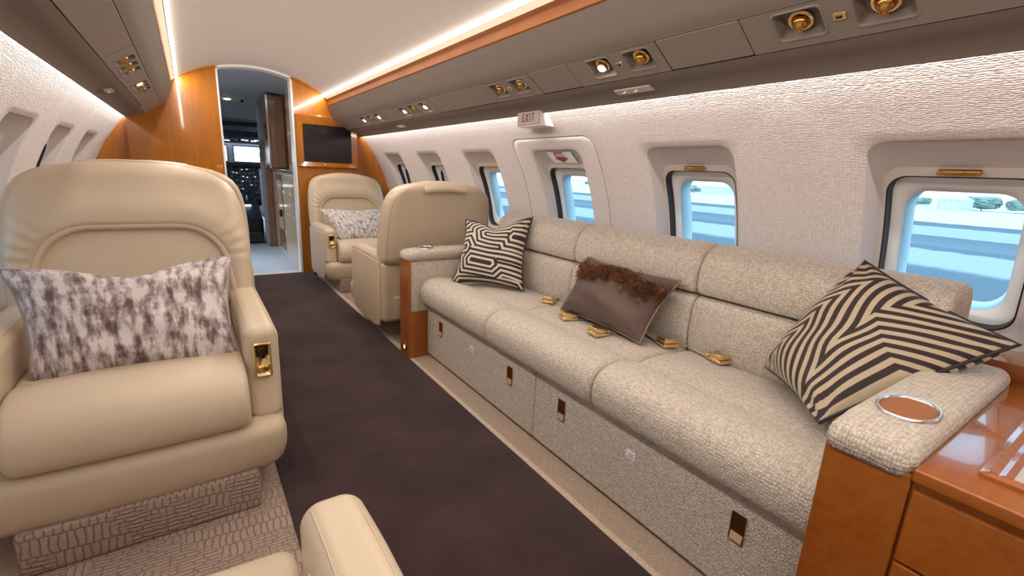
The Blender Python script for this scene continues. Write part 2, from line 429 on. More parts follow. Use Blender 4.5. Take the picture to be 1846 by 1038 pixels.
WR = [.395, 1.205, 2.02, 2.84, 3.65, 4.46, -.415, -1.225, -2.03]
WL = [4.25, 3.44, 2.66, 1.86, 1.06, .26, -.54, -1.34, -2.1]
CS = RC*.315
def win_ring(cy, k):
    # outer hole -> soft shoulder -> end of reveal -> gasket -> bezel -> opening
    hy, a0, a1, d, cr = [(.205, .070, .560, 0, .055), (.200, .076, .553, .004, .055), (.194, .085, .543, .016, .055), (.172, .110, .474, .05, .05),
                         (.164, .117, .453, .05, .05), (.158, .122, .447, .082, .05), (.154, .125, .443, .082, .048), (.128, .146, .406, .090, .055), (.120, .153, .398, .150, .055)][k]
    return rr(cy, RC*(a0+a1)/2, hy, RC*(a1-a0)/2, cr), d
def window(i, side, cy, extra):
    mp = wallmap(side); fl = side < 0
    w = thing('window_%d' % i, None, None, mp(cy, CS, .03), kind='structure')
    mk('reveal', *rings([win_ring(cy, k) for k in (1, 2, 3)], mp, flip=fl), 'reveal_plastic', w)
    p3, d3 = win_ring(cy, 3); p4, d4 = win_ring(cy, 4)
    mk('shade_header', *rings([(p3, d3), (p4, d4)], mp, flip=fl), 'shade_plastic', w, smooth=False)
    p5, d5 = win_ring(cy, 5)
    mk('gasket', *rings([(p4, d4), (rr(cy, RC*.285, .160, RC*.165, .05), .0505), (p5, d5)], mp, flip=fl), 'black_rubber', w, smooth=False)
    mk('bezel', *rings([(p5, d5), win_ring(cy, 6), win_ring(cy, 7), win_ring(cy, 8)], mp, flip=fl), 'white_plastic', w)
    p8, d8 = win_ring(cy, 7)
    mk('pane', *rings([(rr(cy, RC*.276, .1275, RC*.1295, .0545), d8+.003)], mp, cap=True, flip=fl), 'window_glass', w, smooth=False)
    if extra:   # gold pull of the shade at the top of the reveal
        s = RC*.468
        V, F = rb(-.045, .045, -.006, .006, -.005, .005, .003, 2)
        b = Vector(mp(cy, s, .036)); a = s/RC
        nx = Vector((-side*math.cos(a), 0, -math.sin(a))); up = Vector((-side*math.sin(a), 0, math.cos(a)))
        V = [tuple(b+Vector((0, 1, 0))*p[0]+nx*p[1]*1.4+up*p[2]*1.3) for p in V]
        mk('shade_pull', V, F, 'gold_dark', w)
    return w
def tile(mp, cy, y0, y1, fl, g, hatch=False):
    out = rr((y0+y1)/2, (TS0+TS1)/2, (y1-y0)/2, (TS1-TS0)/2, 0)
    hole, _ = win_ring(cy, 0); R = [(out, 0)]
    for t in (.3, .6, .85): R.append(([(o[0]+(h[0]-o[0])*t, o[1]+(h[1]-o[1])*t) for o, h in zip(out, hole)], 0))
    R += [win_ring(cy, 0), win_ring(cy, 1)]
    g.add(*rings(R, mp, flip=fl))
HY, HS, HHY, HHS = 2.035, .283, .345, .483     # emergency hatch in the right wall
def make_wall(side, wins, name):
    mp = wallmap(side); fl = side < 0; g = G()
    ws = sorted(wins); b = [YA]+[(p+q)/2 for p, q in zip(ws, ws[1:])]+[5.02]
    if side > 0:
        i = ws.index(2.02); b[i] = 1.66; b[i+1] = 2.41
    for cy, y0, y1 in zip(ws, b, b[1:]):
        if side > 0 and cy == 2.02:
            out = rr((y0+y1)/2, (TS0+TS1)/2, (y1-y0)/2, (TS1-TS0)/2, 0)
            h0 = rr(HY, HS, HHY, HHS, .07)
            mid = [((o[0]+h[0])/2, (o[1]+h[1])/2) for o, h in zip(out, h0)]
            g.add(*rings([(out, 0), (mid, 0), (h0, 0), (rr(HY, HS, HHY-.001, HHS-.001, .07), .014)], mp, flip=fl))
            hd = thing('emergency_hatch', 'fabric covered emergency exit hatch with rounded corners and dark outline around a window', 'hatch', mp(HY, TS0, 0))
            hh = G(); hole, _ = win_ring(cy, 0); h2 = rr(HY, HS, HHY-.010, HHS-.010, .062)
            R = [(rr(HY, HS, HHY-.006, HHS-.006, .065), .012), (rr(HY, HS, HHY-.006, HHS-.006, .065), .002), (h2, -.002)]
            for t in (.3, .6, .85): R.append(([(o[0]+(h[0]-o[0])*t, o[1]+(h[1]-o[1])*t) for o, h in zip(h2, hole)], -.002*(1-t)))
            hh.add(*rings(R+[win_ring(cy, 0), win_ring(cy, 1)], mp, flip=fl)).out('panel', 'wall_fabric', hd)
            mk('gap', *rings([(rr(HY, HS, HHY+.001, HHS+.001, .07), .013), (rr(HY, HS, HHY-.008, HHS-.008, .062), .013)], mp, flip=fl), 'black_matte', hd)
            # instruction placard with a red arrow, on the upper slope of the reveal
            a = Vector(mp(2.02, RC*.528, .016)); up = (Vector(mp(2.02, RC*.55, .012))-Vector(mp(2.02, RC*.475, .048))).normalized()
            nrm = Vector((0, 1, 0)).cross(up).normalized()
            if nrm.x > 0: nrm = -nrm
            cc = (Vector(mp(2.0, RC*.548, .0125))+Vector(mp(2.0, RC*.474, .0475)))/2 + nrm*.004
            def q(y, u, h=0): return tuple(cc+Vector((0, 1, 0))*y+up*u+nrm*h)
            pw, ph = .10, .042
            mk('placard', [q(-pw, -ph), q(pw, -ph), q(pw, ph), q(-pw, ph)], [(0, 1, 2, 3)], 'paper', hd, smooth=False)
            pl = hd.children[-1]
            ar = [(.045, ph*.95), (-.03, ph*.95), (-.03, -.002), (-.052, -.002), (.008, -ph*.85), (.066, -.002), (.045, -.002)]
            mk('arrow', [q(a_, b_, .0012) for a_, b_ in ar], [tuple(range(7))], 'red', pl, smooth=False)
            st = G()
            for kk in (0, 1, 2): st.add([q(.03-.022*kk, ph*.75, .002), q(.017-.022*kk, ph*.75, .002), q(.017-.022*kk, ph*.15, .002), q(.03-.022*kk, ph*.15, .002)], [(0, 1, 2, 3)])
            st.out('arrow_stripe', 'paper', pl, smooth=False)
        else: tile(mp, cy, y0, y1, fl, g)
    for sa, sb, n in ((S0-.06, TS0, 6), (TS1, S1, 6)):
        V = []; F = []
        for k in range(n+1):
            s = sa+(sb-sa)*k/n; V += [mp(YA, s), mp(5.02, s)]
        for k in range(n):
            f = (2*k, 2*k+1, 2*k+3, 2*k+2); F.append(f[::-1] if not fl else f)
        g.add(V, F)
    return tag(g.out(name, 'wall_fabric', sharp=.6), kind='structure')
make_wall(1, WR, 'wall_right'); make_wall(-1, WL, 'wall_left')
for i, cy in enumerate(WR): window(i+1, 1, cy, cy < 1.3)
for i, cy in enumerate(WL): window(i+10, -1, cy, False)

# dome ceiling
def dome_pt(t):
    R = 1.016; a0 = math.asin(.555/R); a = -a0+2*a0*t
    return (R*math.sin(a), 1.855-R+R*math.cos(a))
V = []; F = []; n = 24; pr = [dome_pt(k/n) for k in range(n+1)]
pr = [(-.86, 1.42), (-.74, 1.62), (-.62, 1.73), (-.56, 1.715)]+pr+[(.56, 1.715), (.62, 1.73), (.74, 1.62), (.86, 1.42)]
for x, z in pr: V += [(x, YA, z), (x, YF+.06, z)]
for k in range(len(pr)-1): F.append((2*k, 2*k+2, 2*k+3, 2*k+1))
tag(mk('ceiling', V, F, 'dome_fabric', sharp=.5), kind='structure')
# overhead panels
PA, PB = np.array((.680, 1.460)), np.array((.783, 1.392))
du = (PB-PA)/np.linalg.norm(PB-PA); dn = np.array((-du[1], du[0])); PW = float(np.linalg.norm(PB-PA))
def psu(side):
    def mp(y, v, d=0):
        p = PA+du*v+dn*d; return (side*p[0], y, p[1])
    return mp
def strip(prof, side, y0, y1, mat, name, parent, smooth=True):
    V = []; F = []
    for x, z in prof: V += [(side*x, y0, z), (side*x, y1, z)]
    for k in range(len(prof)-1):
        q = (2*k, 2*k+2, 2*k+3, 2*k+1); F.append(q if side > 0 else q[::-1])
    return mk(name, V, F, mat, parent, smooth)
PV = .055
def overhead(idx, side, segs, holes, hole_v):
    tr = thing('trim_%d' % idx, None, None, (side*.7, YA, 1.4), kind='structure')
    strip([(.600, 1.668), (.600, 1.656), (.599, 1.596), (.603, 1.588)], side, YA, YF, 'lip_wood', 'wood_lip', tr, False)
    strip([(.5745, 1.672), (.600, 1.657), (.600, 1.664)], side, YA, YF, 'shelf_glow', 'glowing_shelf', tr, False)  # cream shelf beside the LED, its lit look put in as own glow
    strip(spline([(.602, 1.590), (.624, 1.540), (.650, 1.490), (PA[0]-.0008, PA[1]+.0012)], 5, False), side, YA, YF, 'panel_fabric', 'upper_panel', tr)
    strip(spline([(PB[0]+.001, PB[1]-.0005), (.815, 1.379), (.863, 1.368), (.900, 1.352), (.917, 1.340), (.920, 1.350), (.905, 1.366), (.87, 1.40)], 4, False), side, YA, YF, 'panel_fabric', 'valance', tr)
    # dark joint behind the service panels
    strip([(PA[0]-.01, PA[1]+.02), (PA[0]+.01, PA[1]+.06), (PB[0]+.03, PB[1]+.04), (PB[0]+.012, PB[1]+.008)], side, YA, YF, 'black_matte', 'backing', tr, False)
    mp = psu(side)
    for y0, y1 in segs:
        g = G(); rec = G(); hs = sorted(h for h in holes if y0 < h < y1)
        a, b = y0+.002, y1-.002
        e = [a]+[(p+q)/2 for p, q in zip(hs, hs[1:])]+[b]
        if not hs:
            g.add(*rings([(rr((a+b)/2, PW/2, (b-a)/2, PW/2-.001, .004), .010), (rr((a+b)/2, PW/2, (b-a)/2, PW/2-.001, .004), .002), (rr((a+b)/2, PW/2, (b-a)/2-.002, PW/2-.003, .004), 0)], mp, cap=True, flip=side < 0))
        for h, p, q in zip(hs, e, e[1:]):
            o = rr((p+q)/2, PW/2, (q-p)/2, PW/2-.001, .0005)
            g.add(*rings([(o, .01), (o, 0), (rr(h, hole_v, .060, .046, .014), 0), (rr(h, hole_v, .058, .044, .013), -.002), (rr(h, hole_v, .055, .041, .012), -.002), (rr(h, hole_v, .053, .039, .012), .003)], mp, flip=side < 0))
            rec.add(*rings([(rr(h, hole_v, .053, .039, .012), .003), (rr(h, hole_v, .040, .028, .010), .020)], mp, cap=True, flip=side < 0))
        pn = g.out('service_panel', 'panel_plastic', tr, sharp=.5)
        if rec.V: rec.out('recess', 'recess_plastic', pn, sharp=.4)
    return tr
RH = [.49, .665, 1.169, 1.347, 1.86, 2.035, 2.911, 3.085, 3.257, 3.797, 3.98, 4.17, -.6, -.78]
segsR = [(YA, -1.0), (-1.0, -.4), (-.4, .2), (.2, .80), (.80, 1.075), (1.075, 1.50), (1.50, 1.75), (1.75, 2.14), (2.14, 2.78), (2.78, 3.40), (3.40, 3.66), (3.66, 4.32), (4.32, YF)]
overhead(1, 1, segsR, RH, PV)
LH = [2.65, 2.80, 2.95, 3.42, 3.55, 3.68, 1.2, 1.02]
segsL = [(YA, -.5), (-.5, .6), (.6, 1.6), (1.6, 2.45), (2.45, 3.10), (3.10, 3.30), (3.30, 3.85), (3.85, YF)]
overhead(2, -1, segsL, LH, PV)

# LED strips: dome and cove, both sides
for side, nm in ((1, 'sofa side'), (-1, 'side opposite the sofa')):
    g = G(); x0, z0, x1, z1 = .553, 1.692, .570, 1.672
    V = [(side*x0, YA+.02, z0), (side*x1, YA+.02, z1), (side*x1, YF, z1), (side*x0, YF, z0), (side*(x0+.002), YA+.02, z0+.006), (side*(x1+.002), YA+.02, z1+.006), (side*(x1+.002), YF, z1+.006), (side*(x0+.002), YF, z0+.006)]
    tag(mk('led_strip', V, [(0, 1, 2, 3), (4, 7, 6, 5), (0, 4, 5, 1), (3, 2, 6, 7), (0, 3, 7, 4), (1, 5, 6, 2)], None, smooth=False, mats=['led_warm', 'shelf_cream'], mi=[0, 1, 1, 1, 1, 1]),
        'glowing warm light strip at the edge of the domed ceiling, '+nm, 'light')
    V = [(side*.906, YA+.02, 1.364), (side*.922, YA+.02, 1.372), (side*.922, YF+.05, 1.372), (side*.906, YF+.05, 1.364), (side*.904, YA+.02, 1.370), (side*.920, YA+.02, 1.378), (side*.920, YF+.05, 1.378), (side*.904, YF+.05, 1.370)]
    tag(mk('cove_light', V, [(0, 1, 2, 3), (4, 7, 6, 5), (0, 4, 5, 1), (3, 2, 6, 7), (0, 3, 7, 4), (1, 5, 6, 2)], None, smooth=False, mats=['led_cool', 'shelf_cream'], mi=[0, 1, 1, 1, 1, 1]),
        'bright cove light washing the fabric wall below the overhead panel, '+nm, 'light')

# vents, reading lamps and switches in the recesses
def vent(side, y, label, mat='gold'):
    mp = psu(side); base = Vector(mp(y, PV, .019)); ax = Vector(mp(y, PV, 0))-Vector(mp(y, PV, .02))
    t = thing('air_vent', label, 'air vent', base, 'air vents in the overhead panels')
    mk('bezel', *orient(lathe([(.027, 0), (.031, .004), (.030, .009), (.024, .011), (.019, .007), (.016, .002)], 24), base, ax), mat, t)
    tilt = (ax.normalized()+Vector((0, -.15, -.35))).normalized()
    mk('ball', *orient(lathe([(.004, -.006), (.013, .000), (.019, .009), (.019, .016), (.014, .022), (.010, .024), (.010, .034), (.007, .034), (.006, .026), (.001, .025)], 20), base, tilt), 'gold_dark', t)
def lamp(side, y, label, on=True):
    mp = psu(side); base = Vector(mp(y, PV, .019)); ax = Vector(mp(y, PV, 0))-Vector(mp(y, PV, .02))
    t = thing('reading_light', label, 'light', base, 'reading lights in the overhead panels')
    mk('bezel', *orient(lathe([(.024, 0), (.030, .004), (.029, .009), (.022, .010), (.0205, .006)], 24), base, ax), 'gold', t)
    tilt = (ax.normalized()+Vector((-side*.1, -.15, -.3))).normalized()
    mk('housing', *orient(lathe([(.012, -.004), (.019, .006), (.0185, .018), (.0165, .020)], 20), base, tilt), 'gold_dark', t)
    mk('lens', *orient(lathe([(.016, .0195), (.013, .0225), (.004, .0245)], 20), base, tilt), 'lamp_on' if on else 'chrome', t)
def switch(side, y, label):
    mp = psu(side); t = thing('call_switch', label, 'switch', mp(y, PV, 0))
    mk('plate', *rings([(rr(y, PV, .014, .010, .003), 0), (rr(y, PV, .013, .009, .003), -.003)], mp, cap=True, flip=side < 0), 'gold', t, smooth=False)
    mk('button', *rings([(rr(y, PV, .007, .004, .001), -.003), (rr(y, PV, .006, .0035, .001), -.005)], mp, cap=True, flip=side < 0), 'black_gloss', t, smooth=False)
vent(1, .49, 'gold air vent partly cut off by the top edge of the picture'); vent(1, .665, 'large gold air vent with ball nozzle above the striped pillow on the near sofa arm')
vent(1, 1.169, 'gold air vent beside the lit reading light over the sofa'); lamp(1, 1.347, 'lit gold reading light above the fur trimmed pillow, beside a single vent')
switch(1, .575, 'small gold switch plate between the two largest air vents'); switch(1, 1.258, 'small switch between the lit reading light and its vent over the sofa')
vent(1, 1.86, 'bronze air vent of the unlit pair, above the exit sign, nearer the sofa pillows', 'chrome'); vent(1, 2.035, 'bronze air vent of the unlit pair, nearer the bulkhead', 'chrome')
switch(1, 1.947, 'small dark switch between the two unlit air vents near the exit sign')
lamp(1, 2.911, 'lit reading light over the chair back, aft one of its pair'); vent(1, 3.085, 'air vent between the two lit reading lights over the chair back', 'chrome'); lamp(1, 3.257, 'lit reading light over the chair back, forward one of its pair')
lamp(1, 3.797, 'lit reading light of the pair closest to the television, aft one'); vent(1, 3.98, 'air vent between the two lit lights closest to the television', 'chrome'); lamp(1, 4.17, 'lit reading light of the pair closest to the television, forward one')
vent(-1, 2.65, 'air vent in the overhead panel across from the sofa, first of the unlit row'); vent(-1, 2.80, 'air vent in the overhead panel across from the sofa, middle of the unlit row'); lamp(-1, 2.95, 'unlit reading light in the overhead panel across from the sofa', False)
lamp(-1, 3.42, 'lit reading light in the overhead panel across from the sofa'); vent(-1, 3.55, 'air vent just forward of the lit light across from the sofa'); vent(-1, 3.68, 'air vent closest to the wooden bulkhead across from the sofa')
# little lit seat belt signs on the valances
def belt_sign(side, y, label, size=1.0):
    a = Vector((side*.832, y, 1.3745)); b = Vector((side*.872, y, 1.3635)); d = (b-a).normalized(); nrm = Vector((-side*.25, 0, -.97)).normalized(); c = (a+b)/2
    t = thing('belt_sign', label, 'sign', c)
    def q(yy, u, h): return tuple(c+Vector((0, 1, 0))*yy+d*u+nrm*h)
    hw, hh = .085*size, .017
    mk('plate', [q(-hw, -hh, 0), q(hw, -hh, 0), q(hw, hh, 0), q(-hw, hh, 0), q(-hw, -hh, .006), q(hw, -hh, .006), q(hw, hh, .006), q(-hw, hh, .006)], [(4, 5, 6, 7), (0, 1, 5, 4), (1, 2, 6, 5), (2, 3, 7, 6), (3, 0, 4, 7)], 'shade_plastic', t, smooth=False)
    for yy in (-.012, .045):
        yy *= size; g = G()
        for (dy, du_, l, an) in ((0, 0, .013, .5), (.008, .004, .009, -.6), (-.008, -.003, .008, .1)):
            ca, sa = math.cos(an)*l/2, math.sin(an)*l/2
            g.add([q(yy+dy-ca, du_-sa-.0016, .0065), q(yy+dy+ca, du_+sa-.0016, .0065), q(yy+dy+ca, du_+sa+.0016, .0065), q(yy+dy-ca, du_-sa+.0016, .0065)], [(0, 1, 2, 3)])
        tag(g.out('pictogram', 'lamp_sign', t, smooth=False), kind='stuff')
belt_sign(1, 1.296, 'narrow lit seat belt sign on the overhead valance above the sofa')
belt_sign(1, 3.642, 'tiny lit seat belt sign on the overhead valance near the television', .8)
belt_sign(-1, 3.30, 'tiny lit sign on the overhead valance across from the sofa', .8)

# EXIT sign box
ex = thing('exit_sign', 'box shaped exit sign with dark red letters above the emergency hatch', 'sign', (.95, 2.0, 1.29))
mk('body', *rb(.905, 1.00, 1.93, 2.13, 1.283, 1.362, .003, 2), 'white_plastic', ex, smooth=False)
fc = thing('tmp', None, None)
bpy.data.objects.remove(fc)
mk('face', *rb(.899, .906, 1.936, 2.124, 1.289, 1.356, .002, 1), 'sign_plate', ex, smooth=False)
def text(body, size, mat, parent, loc, mx, ext=.0008, sx=1.0):
    cu = bpy.data.curves.new('lettering', 'FONT'); cu.body = body; cu.size = size; cu.extrude = ext; cu.align_x = 'CENTER'; cu.align_y = 'CENTER'; cu.materials.append(M[mat]); cu.offset = .0008
    o = bpy.data.objects.new('lettering', cu); C.objects.link(o); o.parent = parent
    R = Matrix((Vector(mx[0])*sx, Vector(mx[1]), Vector(mx[2]))).transposed().to_4x4()
    R.translation = Vector(loc)
    bpy.context.view_layer.update(); me = bpy.data.meshes.new_from_object(o)
    V = [tuple(R @ v.co) for v in me.vertices]; F = [tuple(p.vertices) for p in me.polygons]
    bpy.data.objects.remove(o)
    out = mk('lettering', V, F, mat, parent, smooth=False)
    return out
text('E X I T', .056, 'sign_letter', ex, (.8985, 2.03, 1.3225), ((0, -1, 0), (0, 0, 1), (-1, 0, 0)), sx=.62)

# ------------------------------------------------------------------ forward bulkhead, television, doorway
def arc_z(x): return 1.855-1.016+math.sqrt(1.016**2-x*x)
DL, DR = -.285, .298
def ceil_prof(x):
    x = abs(x)
    if x <= .55: return arc_z(x)+.01
    P = [(.55, 1.70), (.60, 1.66), (.612, 1.60), (.68, 1.458), (.783, 1.390), (.863, 1.368), (.917, 1.340)]
    for (a, b), (c, d) in zip(P, P[1:]):
        if x <= c: return b+(d-b)*(x-a)/(c-a)
    return 1.34
bk = thing('wall_front', None, None, (0, YF, 0), kind='structure')
def wall_z(x): return ZC+math.sqrt(max(0, RC*RC-x*x))
def plate(xs, y0, y1, top, bot, name, mat, parent):
    V = []; F = []; N = len(xs)
    for y in (y0, y1):
        for x in xs: V.append((x, y, bot(x)))
        for x in xs: V.append((x, y, top(x)))
    for k in range(N-1):
        F.append((k, k+1, N+k+1, N+k)); F.append((2*N+k+1, 2*N+k, 3*N+k, 3*N+k+1))
        F.append((N+k, N+k+1, 3*N+k+1, 3*N+k)); F.append((k+1, k, 2*N+k, 2*N+k+1))
    F += [(0, N, 3*N, 2*N), (N-1, 3*N-1, 4*N-1, 2*N-1)]
    return mk(name, V, F, mat, parent, smooth=False)
zero = lambda x: 0.0
plate(list(np.linspace(-.925, DL, 40)), YF-.03, YF+.06, lambda x: ceil_prof(x)+.004, zero, 'panel', 'maple', bk)
plate(list(np.linspace(DR, .905, 40)), YF-.03, YF+.06, lambda x: ceil_prof(x)+.004, zero, 'panel', 'maple', bk)
def wz_lo(x): return ZC-math.sqrt(max(0, RC*RC-x*x)) if abs(x) > 1.14 else 0.0
for s in (-1, 1):
    xs = np.linspace(.90, 1.247, 30)*s
    plate(list(xs if s > 0 else xs[::-1]), YF+.03, YF+.09, lambda x: min(wall_z(x)+.01, 1.45), wz_lo, 'side_panel', 'maple', bk)
# lighter fascia under the ceiling edge
for x0, x1 in ((-.553, DL), (DR, .553)):
    xs = list(np.linspace(x0, x1, 14)); V = []; F = []
    inner = DL if x0 < 0 else DR
    for x in xs:
        k = abs(x-inner)/(.553-.29)
        V += [(x, YF-.035, ceil_prof(x)-.012-.028*(1-k)), (x, YF-.06, ceil_prof(x)+.004), (x, YF-.03, ceil_prof(x)+.004)]
    for k in range(len(xs)-1):
        F += [(3*k, 3*k+3, 3*k+4, 3*k+1), (3*k+1, 3*k+4, 3*k+5, 3*k+2)]
    mk('fascia', V, F, 'maple', bk, smooth=False)
# light switch plate on the bulkhead beside the door
mk('switch_plate', *rb(-.345, -.30, YF-.036, YF-.03, .93, 1.01, .003, 2), 'maple_dark', bk)
dr = thing('door_1', None, None, (0, YF, 0), kind='structure')
pts = [(DL, z) for z in np.linspace(0, arc_z(DL)-.012, 8)]
mk('jamb', *box(DL-.002, DL+.012, YF-.036, YF+.09, 0, arc_z(DL)-.01), 'bright_trim', dr, smooth=False)
mk('jamb', *box(DR-.014, DR+.004, YF-.036, YF+.09, 0, arc_z(DR)-.01), 'bright_trim', dr, smooth=False)
xs = np.linspace(DL, DR, 16); V = []; F = []
for x in xs: V += [(x, YF-.036, arc_z(x)-.018), (x, YF+.09, arc_z(x)-.018), (x, YF-.036, arc_z(x)+.004), (x, YF+.09, arc_z(x)+.004)]
for k in range(15): F += [(4*k, 4*k+1, 4*k+5, 4*k+4), (4*k, 4*k+4, 4*k+6, 4*k+2)]
mk('head', V, F, 'bright_trim', dr, smooth=False)
mk('threshold', *box(DL, DR, YF-.04, YF+.05, 0, .010), 'bright_trim', dr, smooth=False)

tv = thing('television', 'black flat television screen set in a wide wood frame on the bulkhead', 'television', (.59, YF-.03, 1.03))
def fq(x, z, d=0): return (x, YF-.03-d, z)
FR = [rr(.592, 1.262, .282, .240, .004, 2, 2), rr(.592, 1.262, .272, .230, .004, 2, 2), rr(.590, 1.245, .222, .172, .002, 2, 2), rr(.590, 1.245, .218, .168, .002, 2, 2)]
FR = [(FR[0], 0), (FR[0], .018), (FR[1], .026), (FR[2], .012), (FR[3], .008)]
mk('frame', *rings(FR, lambda a, b, d: fq(a, b, d)), 'maple', tv, smooth=False)
mk('screen', *box(.372, .808, YF-.046, YF-.034, 1.077, 1.413), 'screen', tv, smooth=False)
mk('knob', *orient(lathe([(.010, 0), (.010, .008), (.006, .012)], 14), (.555, YF-.05, 1.05), (0, -1, 0), (0, 0, 1)), 'gold', tv)

# ------------------------------------------------------------------ vestibule, galley and cockpit
VY = YF+.09
g = G().add(*box(-.5, .75, YF+.05, 6.95, -.03, .004)); tag(g.out('floor_vestibule', 'blue_carpet', smooth=False), kind='structure')
tag(G().add(*box(-1.0, 1.0, 6.95, 9.0, -.06, .02)).out('floor_cockpit', 'black_matte', smooth=False), kind='structure')
V = []; F = []
cp = [(VY-.04, 1.86), (6.0, 1.83), (6.8, 1.79), (7.3, 1.72), (7.7, 1.62), (8.1, 1.47), (8.3, 1.37)]
for y, z in cp:
    for x in np.linspace(-1, 1, 9): V.append((x*.9, y, z-.10*x*x))
for k in range(len(cp)-1):
    for j in range(8): a = k*9+j; F.append((a, a+9, a+10, a+1))
tag(mk('ceiling_vestibule', V, F, 'vestibule_liner'), kind='structure')
wv = thing('wall_vestibule', None, None, (-.53, 5.9, 0), kind='structure')   # the airliner's open entry door is a gap in this wall
for ya, yb, za, zb in ((VY, 5.25, 0, 1.9), (6.25, 7.0, 0, 1.9), (5.25, 6.25, 1.72, 1.9)): mk('panel', *box(-.56, -.50, ya, yb, za, zb), 'galley_wood', wv, smooth=False)
tag(G().add(*box(.84, .90, VY, 7.0, 0, 1.9)).out('wall_galley', 'galley_wood', smooth=False), kind='structure')
for nm_, xa, xb in (('wall_cockpit_left', -.95, -.90), ('wall_cockpit_right', .90, .95)):
    wc = thing(nm_, None, None, (xa, 7.7, 0), kind='structure')
    for ya, yb, za, zb in ((7.0, 8.5, 0, .95), (7.0, 8.5, 1.42, 1.9), (7.0, 7.25, .95, 1.42), (7.85, 7.93, .95, 1.42)): mk('panel', *box(xa, xb, ya, yb, za, zb), 'cockpit_liner', wc, smooth=False)
G_ = thing('galley_cabinet', 'glossy veneer galley cabinet with counter in the vestibule behind the doorway', 'cabinet', (.5, 5.9, 0))
mk('body', *box(.31, .835, 5.04, 6.58, 0, .955), 'galley_wood', G_, smooth=False)
for (ya, yb, za, zb) in ((5.06, 5.42, .52, .93), (5.44, 5.84, .52, .93), (5.06, 5.84, .06, .50)):
    d = mk('door', *rb(.300, .312, ya, yb, za, zb, .003, 1), 'galley_wood', G_, smooth=False)
    mk('latch', *rb(.292, .301, yb-.06, yb-.03, (za+zb)/2-.03, (za+zb)/2+.03, .003, 1), 'gold', d)
d = mk('door', *rb(.300, .312, 5.87, 6.30, .06, .93, .003, 1), 'galley_dark', G_, smooth=False)
mk('inset', *box(.297, .301, 5.93, 6.24, .30, .86), 'galley_wood', d, smooth=False)
mk('handle', *rb(.275, .300, 5.95, 6.03, .45, .53, .006, 2), 'black_gloss', d)
mk('counter', *rb(.285, .835, 5.03, 6.58, .955, .985, .006, 2), 'chrome', G_)
U_ = thing('overhead_cabinet', 'brown wooden upper galley cabinet beside the cockpit entrance', 'cabinet', (.55, 6.3, .99))
mk('body', *box(.235, .835, 6.15, 6.60, .986, 1.79), 'galley_dark', U_, smooth=False)
mk('side_panel', *box(.245, .40, 6.135, 6.15, 1.0, 1.77), 'galley_red', U_, smooth=False)
mk('edge_trim', *box(.228, .246, 6.13, 6.16, .99, 1.785), 'chrome', U_, smooth=False)
r_ = thing('crew_locker', 'tall pale galley locker with bright edge just inside the doorway', 'cabinet', (.6, 5.2, .99))
mk('body', *box(.37, .835, 5.08, 5.75, .986, 1.84), 'galley_wood', r_, smooth=False)
mk('door', *rb(.362, .372, 5.12, 5.70, 1.04, 1.62, .003, 1), 'galley_dark', r_, smooth=False)
mk('notice', *box(.359, .363, 5.16, 5.36, 1.10, 1.30), 'paper', r_, smooth=False)
pt = thing('wall_cockpit_divider', None, None, (.5, 6.8, 0), kind='structure')
mk('partition', *box(.235, .84, 6.62, 6.95, 0, 1.84), 'galley_dark', pt, smooth=False)
mk('partition', *box(-.9, -.36, 6.80, 6.95, 0, 1.84), 'galley_dark', pt, smooth=False)
mk('door_edge', *box(.205, .235, 6.72, 6.80, .02, 1.70), 'cockpit_liner', pt, smooth=False)
mk('pull_bar', *tube([(.20, 6.70, 1.06), (.20, 6.70, 1.30)], .008), 'chrome', pt)
vl = thing('ceiling_light', 'round lit ceiling light in the vestibule beyond the doorway', 'light', (-.085, 6.9, 1.76))
mk('bezel', *orient(lathe([(.06, 0), (.06, .012), (.045, .014)], 20), (-.085, 6.9, 1.786), (0, -.06, -1)), 'white_plastic', vl)
mk('lens', *orient(lathe([(.044, .010), (.03, .020), (.01, .022)], 20), (-.085, 6.9, 1.786), (0, -.06, -1)), 'lamp_on', vl)
sd = thing('smoke_detector', 'small black fitting on the vestibule ceiling near its round light', 'fitting', (.07, 6.9, 1.76))
mk('body', *orient(lathe([(.02, 0), (.02, .02), (.012, .03)], 14), (.07, 6.9, 1.785), (0, 0, -1)), 'black_matte', sd)
mk('dome', *orient(lathe([(.012, .03), (.008, .038), (.002, .04)], 14), (.07, 6.9, 1.785), (0, 0, -1)), 'black_gloss', sd)
# windshield wall with two openings
WY = 8.45
ws = thing('wall_windshield', None, None, (0, WY, 1), kind='structure')
wx = [(-.42, -.045), (.04, .40)]
for a, b, c, d in ((-.95, -.42, .3, 1.9), (-.045, .04, 1.04, 1.28), (.40, .90, .3, 1.9), (-.42, .40, .3, 1.04), (-.42, .40, 1.28, 1.9)):
    mk('frame', *box(a, b, WY, WY+.06, c, d), 'cockpit_liner', ws, smooth=False)
for i, (a, b) in enumerate(wx):
    w_ = thing('window_%d' % (20+i), None, None, ((a+b)/2, WY+.03, 1.16), kind='structure')
    mk('pane', *box(a, b, WY+.03, WY+.034, 1.04, 1.28), 'windshield_glass', w_, smooth=False)
    mk('frame', *tube([(a, WY, 1.04), (b, WY, 1.04), (b, WY, 1.28), (a, WY, 1.28)], .012, 6, True), 'black_matte', w_, smooth=False)
op = thing('overhead_switch_panel', 'dark cockpit overhead panel of switches above the windshield', 'instrument panel', (0, 7.9, 1.30))
mk('housing', *rb(-.40, .37, 7.75, 8.15, 1.30, 1.36, .02, 2, f=lambda x, y, z: (x, y, z+.35*(8.15-y)*.75)), 'panel_navy', op)
mk('visor', *rb(-.42, .36, 7.68, 7.74, 1.545, 1.60, .02, 2, f=lambda x, y, z: (x, y, z-.35*max(0, abs(x)-.2)**1.5)), 'black_matte', op)
random.seed(3)
